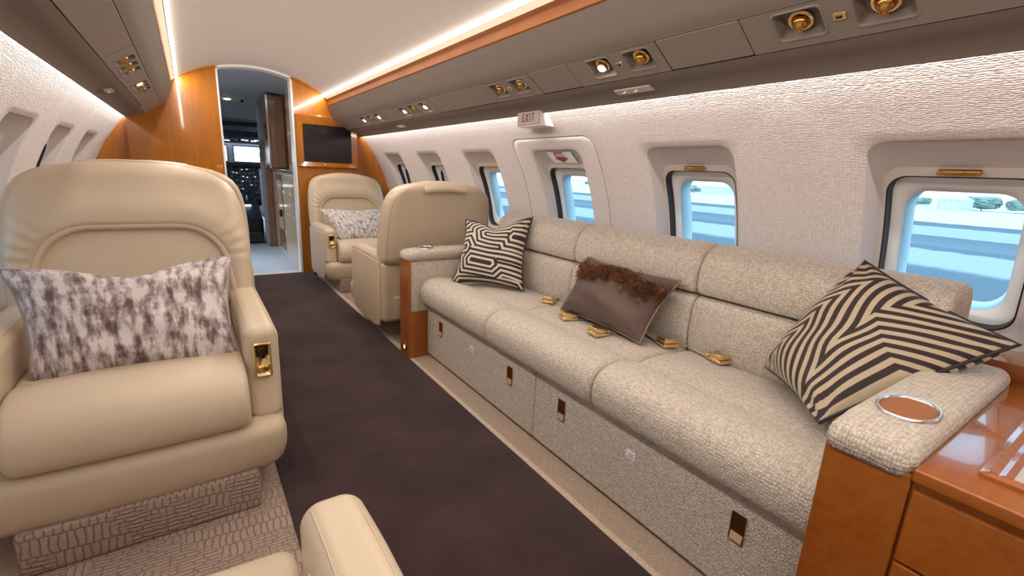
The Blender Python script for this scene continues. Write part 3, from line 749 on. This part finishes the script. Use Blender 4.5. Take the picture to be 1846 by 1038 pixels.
for k in range(16):
    x = -.34+.66*((k*7) % 16)/16; y = 7.80+.28*random.random(); z = 1.30+.35*(8.15-y)*.75
    mk('switch', *box(x, x+.02+.05*random.random(), y, y+.02, z-.012, z+.002), random.choice(['gauge', 'gauge', 'white_plastic', 'lcd_light']), op, smooth=False)
ip = thing('instrument_panel', 'dark navy cockpit instrument panel covered in small gauges and lights', 'instrument panel', (0, 8.2, .5))
mk('panel', *rb(-.85, .80, 8.12, 8.42, .42, .985, .03, 2), 'panel_navy', ip)
mk('glareshield', *rb(-.85, .80, 8.00, 8.44, .975, 1.03, .025, 2), 'black_matte', ip)
random.seed(11)
gv = lathe([(.022, 0), (.024, .006), (.020, .010), (.018, .006)], 14); first = None
for r_i in range(8):
    for c_i in range(11):
        x = -.26+c_i*.058+random.uniform(-.013, .013); z = .945-r_i*.058+random.uniform(-.012, .012)
        if random.random() < .18: continue
        if first is None:
            first = mk('gauge', *orient(gv, (x, 8.12, z), (0, -1, 0), (0, 0, 1)), 'gauge', ip); fx, fz = x, z
            first.data.materials[0] = M['gauge']
        else:
            o = first.copy(); C.objects.link(o); o.location = (x-fx, 0, z-fz)
        if random.random() < .3: mk('indicator_lamp', *box(x+.008, x+.020, 8.105, 8.111, z-.006, z+.004), random.choice(['lamp_small', 'lamp_small', 'lcd_light', 'gauge']), ip, smooth=False)
mk('display', *box(-.17, -.04, 8.10, 8.122, .70, .735), 'lcd_light', ip, smooth=False)
cpd = thing('center_pedestal', 'dark blue cockpit center pedestal with levers below the instrument panel', 'console', (.06, 7.7, .02))
mk('body', *rb(-.16, .24, 7.25, 8.12, .02, .62, .04, 2, f=lambda x, y, z: (x, y, z*(.45+.55*(y-7.25)/.87) if z > .1 else z)), 'panel_navy', cpd)
for k in range(5): mk('lever', *tube([(-.06+.055*k, 7.82, .50), (-.06+.055*k, 7.76, .58)], .009, 6), 'white_plastic' if k % 2 else 'black_gloss', cpd)
mk('display', *box(.0, .14, 7.62, 7.66, .435, .46), 'lcd_light', cpd, smooth=False)
ps = thing('pilot_seat', 'pilot seat with pale blue sheepskin cover at the edge of the cockpit view', 'seat', (.42, 7.5, .02))
mk('cushion', *rb(.24, .70, 7.35, 7.85, .30, .44, .05, 3), 'pilot_sheep', ps)
mk('backrest', *rb(.24, .70, 7.22, 7.36, .36, .98, .05, 3), 'pilot_sheep', ps)
mk('base', *rb(.33, .60, 7.40, 7.75, .02, .32, .02, 2), 'black_matte', ps)
st = thing('cockpit_step', 'low dark green carpeted step at the cockpit entrance', 'step', (0, 7, 0))
mk('tread', *rb(-.34, .20, 6.96, 7.25, .02, .13, .02, 2), 'green_cloth', st)
mk('nosing', *box(-.34, .20, 6.952, 6.962, .10, .118), 'black_matte', st, smooth=False)
tag(G().add(*box(-1.3, 1.3, YA-.05, YA, 0, 1.9)).out('wall_back', 'maple', smooth=False), kind='structure')

# ------------------------------------------------------------------ leather club chair (faces -y; arm fronts at y = 0)
def interp(x, P):
    xs, ys = zip(*P); return float(np.interp(x, xs, ys))
BW = [(.50, .350), (.60, .351), (.72, .350), (.82, .343), (.89, .332), (.943, .317), (.978, .297), (1.004, .270), (1.020, .235), (1.030, .18)]
def lean(z): return (z-.5)*.20
def sd_arch(x, z):
    hw = .285-.12*max(0, z-.55); q = (abs(x)-(hw-.13), (z-(.805-.13)))
    if q[1] < 0: return abs(x)-hw
    return (math.hypot(q[0], q[1])-.13) if q[0] > 0 else q[1]-.13
def sstep(a, b, x):
    t = min(1, max(0, (x-a)/(b-a))); return t*t*(3-2*t)
def back_def(x, y, z):
    u = x/.35; wz = interp(z, BW); X = u*wz
    Z = z-.022*u*u*sstep(.85, 1.0, z)
    yy = y
    if y < .565:    # front face relief
        s = sd_arch(X, z); k = sstep(.565, .51, y)
        relief = .028*sstep(.012, -.012, s) - .010*math.exp(-((s-.06)/.05)**2)
        for cx in (-1, 1):    # pleats that gather at the arch corners
            dx, dz = X-cx*.15, z-.69; rr_ = math.hypot(dx, dz); an = math.atan2(dz, dx*cx)
            if .125 < rr_ < .26 and -.25 < an < 1.1: relief += .0035*math.sin(an*26)*sstep(.26, .14, rr_)*sstep(.12, .14, rr_)*sstep(-.25, 0, an)*sstep(1.1, .8, an)
        yy = y+relief*k
        yy -= .030*(u*u)*k*.6    # wings come slightly forward
    return (X, yy+lean(z), Z)
def club_chair(label):
    t = thing('club_chair', label, 'armchair', (0, 0, 0), 'cream leather club chairs')
    # pedestal, shell, arms
    mk('pedestal', *rb(-.268, .268, -.085, .50, .004, .128, .012, 2), 'mauve_carpet', t)
    def shell_f(x, y, z):
        k = max(0, (.20-z)/.11); k = min(1, k); s = 1-.10*k*k
        return (x*s, .25+(y-.25)*(1-.13*k*k) - .018*(1-(x/.357)**2)*(1 if y < .1 else 0), z)
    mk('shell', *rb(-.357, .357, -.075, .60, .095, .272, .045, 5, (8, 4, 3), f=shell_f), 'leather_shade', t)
    for s in (-1, 1):
        af = lambda x, y, z: (x, y-.02*sstep(.42, .255, z)*(1 if y < .1 else 0), z-.012*sstep(.14, 0, y)*sstep(.4, .56, z))
        a = mk('armrest', *rb(min(s*.262, s*.355), max(s*.262, s*.355), 0, .60, .255, .568, .034, 5, (2, 10, 6), f=af), 'leather', t)
        for xx in (s*.262+s*.016, s*.355-s*.016):     # stitched seams along the arm
            mk('seam', *tube([af(xx, y_, .5634) for y_ in (.565, .40, .25, .13, .09, .06, .036)]+[af(xx, .013, .5525), af(xx, .006, .534)], .0013, 5), 'leather', a)
    for s in (-1, 1):      # smooth outer side, from arm top to the curved lower edge
        sp2 = [(.036, .515), (.034, .40), (.034, .25), (.040, .18), (.072, .125), (.13, .098), (.22, .090), (.50, .090), (.585, .105), (.602, .16), (.603, .45), (.597, .515), (.575, .526), (.30, .528), (.10, .526), (.05, .524)]
        mk('side_panel', *sweep(sp2, min(s*.348, s*.3595), max(s*.348, s*.3595), 'x', .004, 3), 'leather', t, sharp=.9)
    sp_ = spline([(.02, .264), (-.045, .268), (-.082, .290), (-.094, .335), (-.086, .385), (-.055, .428), (0, .450), (.06, .455), (.092, .447), (.12, .449), (.22, .447), (.36, .440), (.50, .432), (.53, .40), (.53, .30), (.50, .268), (.25, .262)], 4)
    mk('seat_cushion', *sweep(sp_, -.262, .262, 'x', .022, 5, 12, f=lambda x, y, z: (x, y-.010*(1-(x/.262)**2)*sstep(.1, -.05, y), z+(.010*(1-(x/.262)**2)*sstep(-.06, .1, y) if z > .36 else 0))), 'leather', t)
    mk('seat_seam', *tube([(x, .092, .4455+.010*(1-(x/.262)**2)) for x in np.linspace(-.24, .24, 13)], .0028, 6), 'leather_shade', t)
    # back
    bo = mk('backrest', *rb(-.35, .35, .505, .665, .50, 1.030, .055, 5, (44, 3, 40), f=back_def), 'leather', t)
    def fy(x, z):
        p = back_def(x*.35/interp(z, BW), .505, z); return p[1]
    arch = []
    for z in np.linspace(.47, .665, 7): arch.append((-(.285-.12*max(0, z-.55)), z))
    for a in np.linspace(pi, pi/2, 9):
        z = .675+.13*math.sin(a); arch.append((-(.285-.12*max(0, z-.55)-.13)+.13*math.cos(a), z))
    for xx in np.linspace(-.10, 0, 5)[1:]: arch.append((xx, .805))
    arch = arch+[(-x, z) for x, z in arch[:-1][::-1]]
    pp = [(x, (fy(x, max(z, .52)) if z > .52 else fy(x, .52)-.2*(.52-z))+.004, z) for x, z in arch]
    mk('piping', *tube(pp, .0135, 10), 'leather', bo)
    mk('lumbar', *rb(-.245, .245, .50, .60, .40, .56, .03, 3, f=lambda x, y, z: (x, y+lean(z)+.03, z)), 'leather', t)
    # rear cover, seam and pocket flap
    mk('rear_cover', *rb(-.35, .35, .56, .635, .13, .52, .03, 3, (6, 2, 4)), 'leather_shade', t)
    side = [(interp(z, BW), back_def(.35, .60, z)[1]+.028, back_def(.35, .6, z)[2]) for z in np.linspace(.53, 1.01, 16)]
    for s in (-1, 1): mk('rear_seam', *tube([(s*(x-.018), y+.024, z-.002) for x, y, z in side], .003, 6), 'leather_shade', bo)
    fl = [(.640, 1.028), (.655, 1.034), (.710, 1.034), (.748, 1.022), (.770, .998), (.776, .970), (.769, .970), (.760, .992), (.738, 1.012), (.708, 1.022), (.66, 1.024)]
    mk('head_flap', *sweep(fl, -.135, .135, 'x', .004, 2, 10, f=lambda x, y, z: (x, y, z-.003-.55*x*x)), 'leather', bo)
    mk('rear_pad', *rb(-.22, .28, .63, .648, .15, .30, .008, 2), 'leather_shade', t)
    # gold control on the front of the aisle-side arm
    return t
def control(t, s):
    """recessed gold control plate on the front of one armrest (s = side in the chair's own frame)"""
    c = thing('arm_control', None, None); c.parent = t; c.location = (s*.308, -.010, .455)
    x0 = s*.308
    mp = lambda a, b, d: (x0+a, -.012+d+.02*sstep(.42, .255, .455+b)*-1*0, .455+b)
    for k in ('label', 'category'):
        if k in c: del c[k]
    mk('frame', *rings([(rr(0, 0, .024, .054, .006, 3, 3), .016), (rr(0, 0, .024, .054, .006, 3, 3), -.002), (rr(0, 0, .020, .050, .004, 3, 3), -.004), (rr(0, 0, .017, .046, .004, 3, 3), .006)], mp, cap=True), 'gold', c)
    mk('button', *rb(x0-.006, x0+.006, -.016, -.004, .46, .495, .003, 2), 'black_gloss', c)
    mk('bar', *rb(x0-.014, x0+.014, -.017, -.005, .418, .436, .003, 2), 'gold', c)
    return c
LAB = {'A': 'large cream leather armchair with mauve velvet pillow beside the dark runner', 'C': 'cream leather armchair with grey velvet pillow in front of the television bulkhead',
       'D': 'cream leather armchair seen from behind, next to the far sofa arm', 'B': 'cream leather armchair with only its armrest and seat corner in view at the bottom edge',
       'E': 'cream leather armchair mostly hidden, only its headrest showing over the large armchair'}
chA = club_chair(LAB['A'])
chB = copy_thing(chA, (-.728, .665, 0), pi, LAB['B']); chE = copy_thing(chA, (-.685, 3.24, 0), pi, LAB['E'])
chD = copy_thing(chA, (.690, 3.29, 0), pi, LAB['D']); chC = copy_thing(chA, (.688, 4.03, 0), 0, LAB['C'])
chA.location = (-.725, 1.53, 0)
chC.scale = (1, 1, .955); chD.scale = (1, 1, .955)
for ch, s in ((chA, 1), (chC, -1)):
    L = ch.location.copy(); ch.location = (0, 0, 0); control(ch, s); ch.location = L
# the foreground chair is reclined further
for c in chB.children:
    if c.name.split('.')[0] in ('backrest', 'lumbar'):
        ang = -.55; c.location = (0, 0, 0); piv = Vector((0, .55, .48))
        R = Matrix.Rotation(ang, 4, 'X'); c.matrix_local = Matrix.Translation(piv) @ R @ Matrix.Translation(-piv)
# button on the inner face of the foreground arm
bt = mk('recline_button', *orient(lathe([(.012, 0), (.012, .004), (.007, .006), (.003, .004)], 14), (-.462, .575, .49), (-1, 0, 0)), 'chrome')
bt.parent = chB; bt.matrix_parent_inverse = Matrix(); bt.matrix_local = Matrix.Rotation(pi, 4, 'Z').inverted() @ Matrix.Translation(Vector(bt.location)-Vector((-.728, .665, 0)))
tag_b = bt

# brass fitting on the floor by the chair at the bulkhead
bf = thing('floor_lamp_fitting', 'short striped brass post on the floor at the bulkhead beside an armchair', 'fitting', (.40, 4.72, 0))
mk('post', *orient(lathe([(.028, 0), (.028, .09), (.020, .10)], 18), (.40, 4.76, 0.008), (0, 0, 1)), 'gold', bf)
for z in (.025, .055, .085): mk('ring', *orient(lathe([(.028, z), (.033, z+.004), (.033, z+.010), (.028, z+.014)], 18, False), (.40, 4.76, .008), (0, 0, 1)), 'gold_dark', bf)

# ------------------------------------------------------------------ sofa
sf = thing('sofa', 'long cream woven three seat sofa with wood arm ends under the windows', 'sofa', (.8, 1.3, 0))
SY = [.306, .985, 1.652, 2.352]
XW = 1.17
# base fronts
for a, b in ((.306, 1.326), (1.330, 2.352)):
    p = mk('base_panel', *rb(.495, .60, a, b, .018, .312, .010, 3, (1, 8, 4)), 'sofa_fabric', sf)
    for y in ((.48, 1.16) if a < 1 else (1.50, 2.17)):
        mpb = lambda u, v, d: (.4925+d, y+u, .215+v)
        # rings face -x
        hd = mk('handle', *rings([(rr(0, 0, .019, .041, .003, 2, 2), -.0012), (rr(0, 0, .0165, .0385, .003, 2, 2), -.0012), (rr(0, 0, .016, .038, .003, 2, 2), .0005), (rr(0, 0, .016, .038, .003, 2, 2), .001)], mpb, cap=True, flip=True), 'gold_dark', p, smooth=False)
        mk('finger_lip', *sweep([(.4885, .179), (.4935, .179), (.4945, .199), (.4925, .201)], y-.0155, y+.0155, 'y'), 'gold_satin', hd, smooth=False)
    ly = .83 if a < 1 else 1.83
    lb = mk('care_label', *box(.4925, .4945, ly-.017, ly+.017, .206, .232), 'paper', p, smooth=False)
    mk('print_line', *G().add(*box(.4920, .4926, ly-.013, ly+.011, .223, .225)).add(*box(.4920, .4926, ly-.013, ly+.006, .217, .219)).add(*box(.4920, .4926, ly-.013, ly+.012, .211, .213)).__dict__.values(), 'ink', lb, smooth=False)
mk('plinth', *box(.52, 1.05, .20, 2.44, 0, .20), 'black_matte', sf, smooth=False)
# seat cushions: a fat front roll, a seam, then a flat pad
prof = spline([(.500, .312), (.462, .325), (.446, .365), (.452, .415), (.485, .452), (.540, .464), (.600, .459), (.640, .449), (.655, .4395), (.670, .4415), (.74, .448), (.85, .443), (.95, .432), (1.0, .41), (1.0, .33), (.80, .312), (.62, .312)], 4)
for i in range(3):
    c = mk('seat_cushion', *sweep(prof, SY[i]+.002, SY[i+1]-.002, 'y', .022, 5, 6), 'sofa_fabric', sf, sharp=1.2)
# back cushions
low = spline([(.948, .425), (.930, .45), (.922, .52), (.930, .60), (.946, .630), (.975, .642), (1.06, .640), (1.12, .62), (1.13, .50), (1.10, .42), (1.02, .405)], 4)
upp = spline([(.958, .648), (.938, .665), (.934, .71), (.946, .765), (.975, .803), (1.02, .824), (1.07, .826), (1.115, .808), (1.138, .765), (1.14, .70), (1.12, .655), (1.04, .640)], 4)
for i in range(3):
    e0 = SY[i]+.001-(.012 if i == 0 else 0)
    mk('back_cushion', *sweep(low, e0, SY[i+1]-.001, 'y', .016, 4, 6), 'sofa_fabric', sf, sharp=1.2)
    mk('head_cushion', *sweep(upp, e0, SY[i+1]-.001, 'y', .020, 4, 6), 'sofa_fabric', sf, sharp=1.2)
# arms: wood end post, fabric body, padded cap
def arm(y0, y1, inner, ztop, x_end):
    a = mk('armrest', *rb(.40, x_end-.008, y0+.004, y1-.004, .27, ztop-.06, .006, 2), 'sofa_fabric', sf)
    mk('wood_end', *rb(.385, .401, y0, y1, 0, ztop-.050, .003, 1), 'cherry', a, smooth=False)
    mk('wood_base', *rb(.40, .52, y0+.003, y1-.003, 0, .272, .002, 1), 'cherry', a, smooth=False)
    mk('arm_cap', *rb(.379, x_end, y0, y1+.006, ztop-.092, ztop, .028, 5, (10, 2, 1), f=lambda x, y, z: (x, y, max(z, ztop-.058)-.012*sstep(.44, .38, x)*(1 if z > ztop-.03 else 0))), 'sofa_fabric', a)
    return a
aN = arm(.176, .305, 1, .640, 1.055); aF = arm(2.352, 2.485, -1, .618, 1.17)
def cup(parent, y, z, x, wood_in, hx=.044, hy=.036):
    def el(k, dz): return ([(x+hx*k*math.cos(a), y+hy*k*math.sin(a)) for a in np.linspace(0, 2*pi, 28, endpoint=False)], dz)
    mpc = lambda a, b, d: (a, b, z+d)
    cpo = mk('cup_holder', *rings([el(1.12, -.004), el(1.12, .003), el(1.06, .006), el(1.0, .004), el(.97, 0)], mpc), 'chrome', parent)
    mk('well', *rings([el(.97, .001), el(.9, .0015)], mpc, cap=True), wood_in, cpo, smooth=False)
    return cpo
cup(aN, .238, .641, .545, 'cup_wood', .062, .043); cup(aF, 2.42, .620, .51, 'black_gloss', .045, .04)
mk('key_hole', *orient(lathe([(.008, 0), (.008, .002), (.003, .002)], 12), (.385, 2.42, .42), (-1, 0, 0)), 'gold_dark', aF)
mk('courtesy_light', *rb(.380, .386, 2.385, 2.45, .035, .075, .002, 1), 'gold', aF, smooth=False)
mk('light_lens', *rb(.3785, .381, 2.400, 2.420, .045, .065, .001, 1), 'lamp_sign', aF, smooth=False)

# ------------------------------------------------------------------ cabinet by the near sofa arm, with side ledge
cb = thing('side_cabinet', 'glossy cherry wood cabinet with inlaid top beside the near sofa arm', 'cabinet', (.75, -.3, 0))
CY0, CY1 = -.75, .1755
mk('body', *box(.395, 1.055, CY0, CY1, 0, .585), 'cherry', cb, smooth=False)
mk('top', *rb(.378, 1.058, CY0, CY1, .583, .607, .004, 2), 'cherry', cb)
tag(mk('trim_3', *rb(1.062, 1.215, YA, .30, .590, .650, .004, 2), 'cherry'), kind='structure')
d1 = mk('drawer', *rb(.386, .396, CY0+.02, CY1-.004, .432, .566, .002, 1), 'cherry', cb, smooth=False)
d2 = mk('door', *rb(.386, .396, CY0+.02, CY1-.004, .03, .427, .002, 1), 'cherry', cb, smooth=False)
mk('frame_moulding', *rings([(rr(-.31, .70+.03, .425, .285, .01, 3, 4), .607), (rr(-.31, .73, .424, .284, .01, 3, 4), .614), (rr(-.31, .73, .415, .275, .01, 3, 4), .617), (rr(-.31, .73, .405, .265, .008, 3, 4), .611), (rr(-.31, .73, .398, .258, .008, 3, 4), .613), (rr(-.31, .73, .388, .248, .008, 3, 4), .608)], lambda a, b, d: (b, a, d), flip=True), 'cherry_y', cb, sharp=.4)
mk('inlay', *box(.73-.249, .73+.249, -.31-.389, -.31+.389, .6065, .6095), 'table_inlay', cb, smooth=False)

# ------------------------------------------------------------------ pillows
def pillow(name, label, c4, thick, mat, front, pinch=.07, n=26, edge=None, group=None, uvs=(1, 1), droop=0, back_mat=None, seed=0, parent_parts=True):
    """c4 = bottom-left, bottom-right, top-right, top-left seen from the front; front = a vector to the viewer side"""
    rnd = random.Random(seed)
    P = [Vector(p) for p in c4]; nrm = (P[1]-P[0]).cross(P[3]-P[0]).normalized()
    if nrm.dot(Vector(front)) < 0: nrm = -nrm
    o = thing(name, label, 'pillow', (sum((p.x for p in P))/4, sum((p.y for p in P))/4, min(p.z for p in P)), group)
    ph = [rnd.uniform(0, 6) for _ in range(6)]
    def base(u, v):
        # pulled-in sides, corners stay put
        uu = u+pinch*(.5-u)*2*(1-(2*v-1)**2)*abs(2*u-1)**2
        vv = v+pinch*(.5-v)*2*(1-(2*u-1)**2)*abs(2*v-1)**2
        vv -= droop*math.exp(-((u-.5)/.2)**2)*v**3
        return P[0]*(1-uu)*(1-vv)+P[1]*uu*(1-vv)+P[2]*uu*vv+P[3]*(1-uu)*vv
    def hgt(u, v):
        a = (1-abs(2*u-1)**2.6); b = (1-abs(2*v-1)**2.6)
        h = thick*.5*(max(a, 0)**.55)*(max(b, 0)**.55)
        w_ = .004*math.sin(9*u+ph[0]+3*math.sin(5*v+ph[1]))*a*b+.003*math.sin(17*v+ph[2]+6*u)*a*b
        for (cu, cv) in ((0, 0), (1, 0), (1, 1), (0, 1)):   # creases running in from the corners
            du_, dv_ = abs(u-cu), abs(v-cv); r = math.hypot(du_, dv_)
            if r < .35: w_ += .006*math.sin(math.atan2(dv_, du_)*9+ph[3])*sstep(.35, .12, r)*sstep(.0, .1, r)
        return h+w_
    for sgn, nm, mt in ((1, 'front', mat), (-1, 'back', back_mat or mat)):
        V = []; U = []; F = []
        for i in range(n+1):
            for j in range(n+1):
                u, v = .5-.5*math.cos(pi*i/n), .5-.5*math.cos(pi*j/n)
                V.append(base(u, v)+nrm*sgn*hgt(u, v)); U.append((u*uvs[0], v*uvs[1]))
        for i in range(n):
            for j in range(n):
                a = i*(n+1)+j; q = (a, a+n+1, a+n+2, a+1); F.append(q if sgn > 0 else q[::-1])
        k = mk(nm, V, F, mt, o, uv=U)
    if edge:
        L = [base(t, 0) for t in np.linspace(0, 1, 15)[:-1]]+[base(1, t) for t in np.linspace(0, 1, 15)[:-1]]+[base(t, 1) for t in np.linspace(1, 0, 15)[:-1]]+[base(0, t) for t in np.linspace(1, 0, 15)[:-1]]
        mk('piping', *tube(L, .0045, 7, True), edge, o)
    return o, base, hgt, nrm
simple('dark_piping', (.015, .010, .012), .5)
simple('satin_trim', (.20, .14, .115), .35)
simple('grey_trim', (.42, .37, .36), .6)
simple('mauve_trim', (.30, .24, .23), .6)
pillow('velvet_pillow', 'crushed mauve velvet pillow lying across the large foreground armchair', [(-.955, 1.64, .440), (-.470, 1.64, .425), (-.452, 1.86, .722), (-1.020, 1.86, .715)], .15, 'velvet', (0, -1, .2), .05, 30, 'mauve_trim', droop=.12, uvs=(.55, .30), seed=1)
pillow('velvet_pillow', 'pale grey crushed velvet pillow on the armchair in front of the television bulkhead', [(.48, 4.12, .425), (.86, 4.12, .420), (.945, 4.36, .665), (.370, 4.36, .670)], .14, 'velvet_grey', (0, -1, .2), .04, 22, 'grey_trim', droop=.05, uvs=(.55, .28), seed=2)
pillow('striped_pillow', 'square dark and cream maze striped pillow standing against the far sofa arm', [(.578, 2.225, .452), (.835, 1.90, .458), (.95, 2.01, .826), (.69, 2.275, .788)], .13, 'stripe_far', (-.7, -.8, .2), .07, 26, 'dark_piping', droop=.10, seed=3)
pillow('striped_pillow', 'brown and tan chevron striped pillow leaning on the near sofa arm beside the cup holder', [(.93, .69, .478), (.655, .415, .492), (.955, .172, .722), (.972, .50, .853)], .17, 'stripe_near', (-.5, .1, .6), .03, 34, 'dark_piping', droop=.0, seed=4)
fp, fb, fh, fn = pillow('fur_pillow', 'brown satin lumbar pillow with fur trim along its top, lying mid sofa', [(.778, 1.535, .462), (.765, 1.061, .460), (.905, 1.024, .690), (.902, 1.515, .698)], .13, 'satin_brown', (-1, -.2, .3), .04, 24, 'satin_trim', uvs=(.5, .26), seed=5)
# fur band: soft clumps of blades, one uncountable mass
V = []; F = []; rnd = random.Random(9)
upv = (fb(.5, 1)-fb(.5, 0)).normalized(); sdv = (fb(1, .5)-fb(0, .5)).normalized()
for k in range(5200):
    u = rnd.uniform(.0, 1.0); band = .80-.06*math.sin(u*9)-.03*u; v = band+rnd.gauss(0, .075)
    v = min(.985, max(.5, v))
    p = fb(u, v)+fn*(fh(u, v)-.002); L = rnd.uniform(.014, .034)
    cl = math.sin(u*46+math.sin(v*30)*2)*.7
    d = (fn*rnd.uniform(.35, .8)+upv*rnd.uniform(-.9, .25)+sdv*(cl+rnd.uniform(-.5, .5))).normalized()
    s = d.cross(fn)
    if s.length < 1e-4: continue
    s = s.normalized()*.0011; q = p+d*L*.6+fn*.002; e = p+d*L-fn*.003
    b = len(V); V += [p-s, p+s, q+s*.8, q-s*.8, e]; F += [(b, b+1, b+2, b+3), (b+3, b+2, b+4)]
tag(mk('fur_trim', V, F, 'fur', fp), kind='stuff')

# ------------------------------------------------------------------ seat belts on the sofa
def belt(label, p, ang, flip=False, z0=.452):
    """strap from the seat crease with a gold buckle at its end; local +x = towards the aisle end"""
    t = thing('seat_belt', label, 'seat belt', (p[0], p[1], z0), 'seat belts on the sofa')
    ca, sa = math.cos(ang), math.sin(ang)
    def T(V): return [(p[0]+x*ca-y*sa, p[1]+x*sa+y*ca, z0+z) for x, y, z in V]
    V, F = rb(-.14, .0, -.022, .022, .000, .004, .0015, 1, (6, 1, 1)); mk('strap', T(V), F, 'strap', t)
    V, F = rb(-.005, .062, -.031, .031, .001, .014, .003, 2); b = mk('buckle', T(V), F, 'gold', t)
    V, F = rb(.000, .058, -.027, .027, .013, .030, .003, 2, f=lambda x, y, z: (x, y, z+.10*(x-.03))); mk('buckle_flap', T(V), F, 'gold', b)
    V, F = tube([(-.004, -.026, .012), (-.012, -.012, .016), (-.012, .012, .016), (-.004, .026, .012)], .004, 6); mk('tongue', T(V), F, 'gold', b)
belt('folded gold seat belt buckle at the backrest between far striped pillow and fur pillow', (.865, 1.715, 0), pi+.6, z0=.447)
belt('gold seat belt buckle beside the lower corner of the fur pillow toward the far arm', (.770, 1.43, 0), pi-.35, z0=.450)
belt('open gold seat belt buckle in front of the fur pillow', (.745, 1.225, 0), pi-.15, z0=.450)
belt('gold seat belt buckle half under the fur pillow at its near end', (.880, 1.05, 0), pi+1.2, z0=.448)
belt('gold seat belt buckle at the backrest beside the near chevron pillow', (.925, .865, 0), pi+1.3, z0=.443)

# ------------------------------------------------------------------ outside
tag(G().add(*box(-700, 700, -700, 700, -1.9, -1.7)).out('ground', 'apron', smooth=False), kind='structure')
rnd = random.Random(4)
def tree(x, y, h, w_):
    t = thing('distant_tree', 'pale leafy tree on the far edge of the airfield', 'tree', (x, y, -1.7), 'trees on the far edge of the airfield')
    mk('trunk', *tube([(x, y, -1.7), (x, y, -1.7+h*.5)], h*.03, 6), 'bark', t)
    V, F = rb(x-w_, x+w_, y-w_, y+w_, -1.7+h*.25, -1.7+h, min(w_, h*.37)*.95, 4, (3, 3, 3))
    V = [(v[0]+rnd.uniform(-.12, .12)*w_, v[1]+rnd.uniform(-.12, .12)*w_, v[2]+rnd.uniform(-.1, .1)*h) for v in V]
    mk('crown', V, F, 'tree_green', t, smooth=False)
for k in range(24): tree(132+rnd.uniform(-8, 14), -14+k*6.6+rnd.uniform(-.5, .5), rnd.uniform(1.3, 2.7), rnd.uniform(1.9, 2.7))
def hangar(x, y, l, h, label):
    t = thing('hangar', label, 'building', (x, y, -1.7))
    mk('wall', *box(x, x+9, y-l, y+l, -1.7, -1.7+h*.8), 'hangar', t, smooth=False)
    mk('roof', *sweep([(x-.3, -1.7+h*.8), (x+9.3, -1.7+h*.8), (x+4.5, -1.7+h)], y-l, y+l, 'y'), 'hangar_roof', t, smooth=False)
    for k in range(3): mk('door', *box(x-.1, x, y-l*.8+k*l*.55, y-l*.8+k*l*.55+l*.4, -1.7, -1.7+h*.6), 'skin_metal', t, smooth=False)
hangar(116, 77, 2.6, 2.6, 'low pale teal hangar across the airfield, seen through the middle sofa window'); hangar(116, 27.5, 1.6, 2.5, 'low pale hangar across the airfield, seen through the window over the chevron pillow')
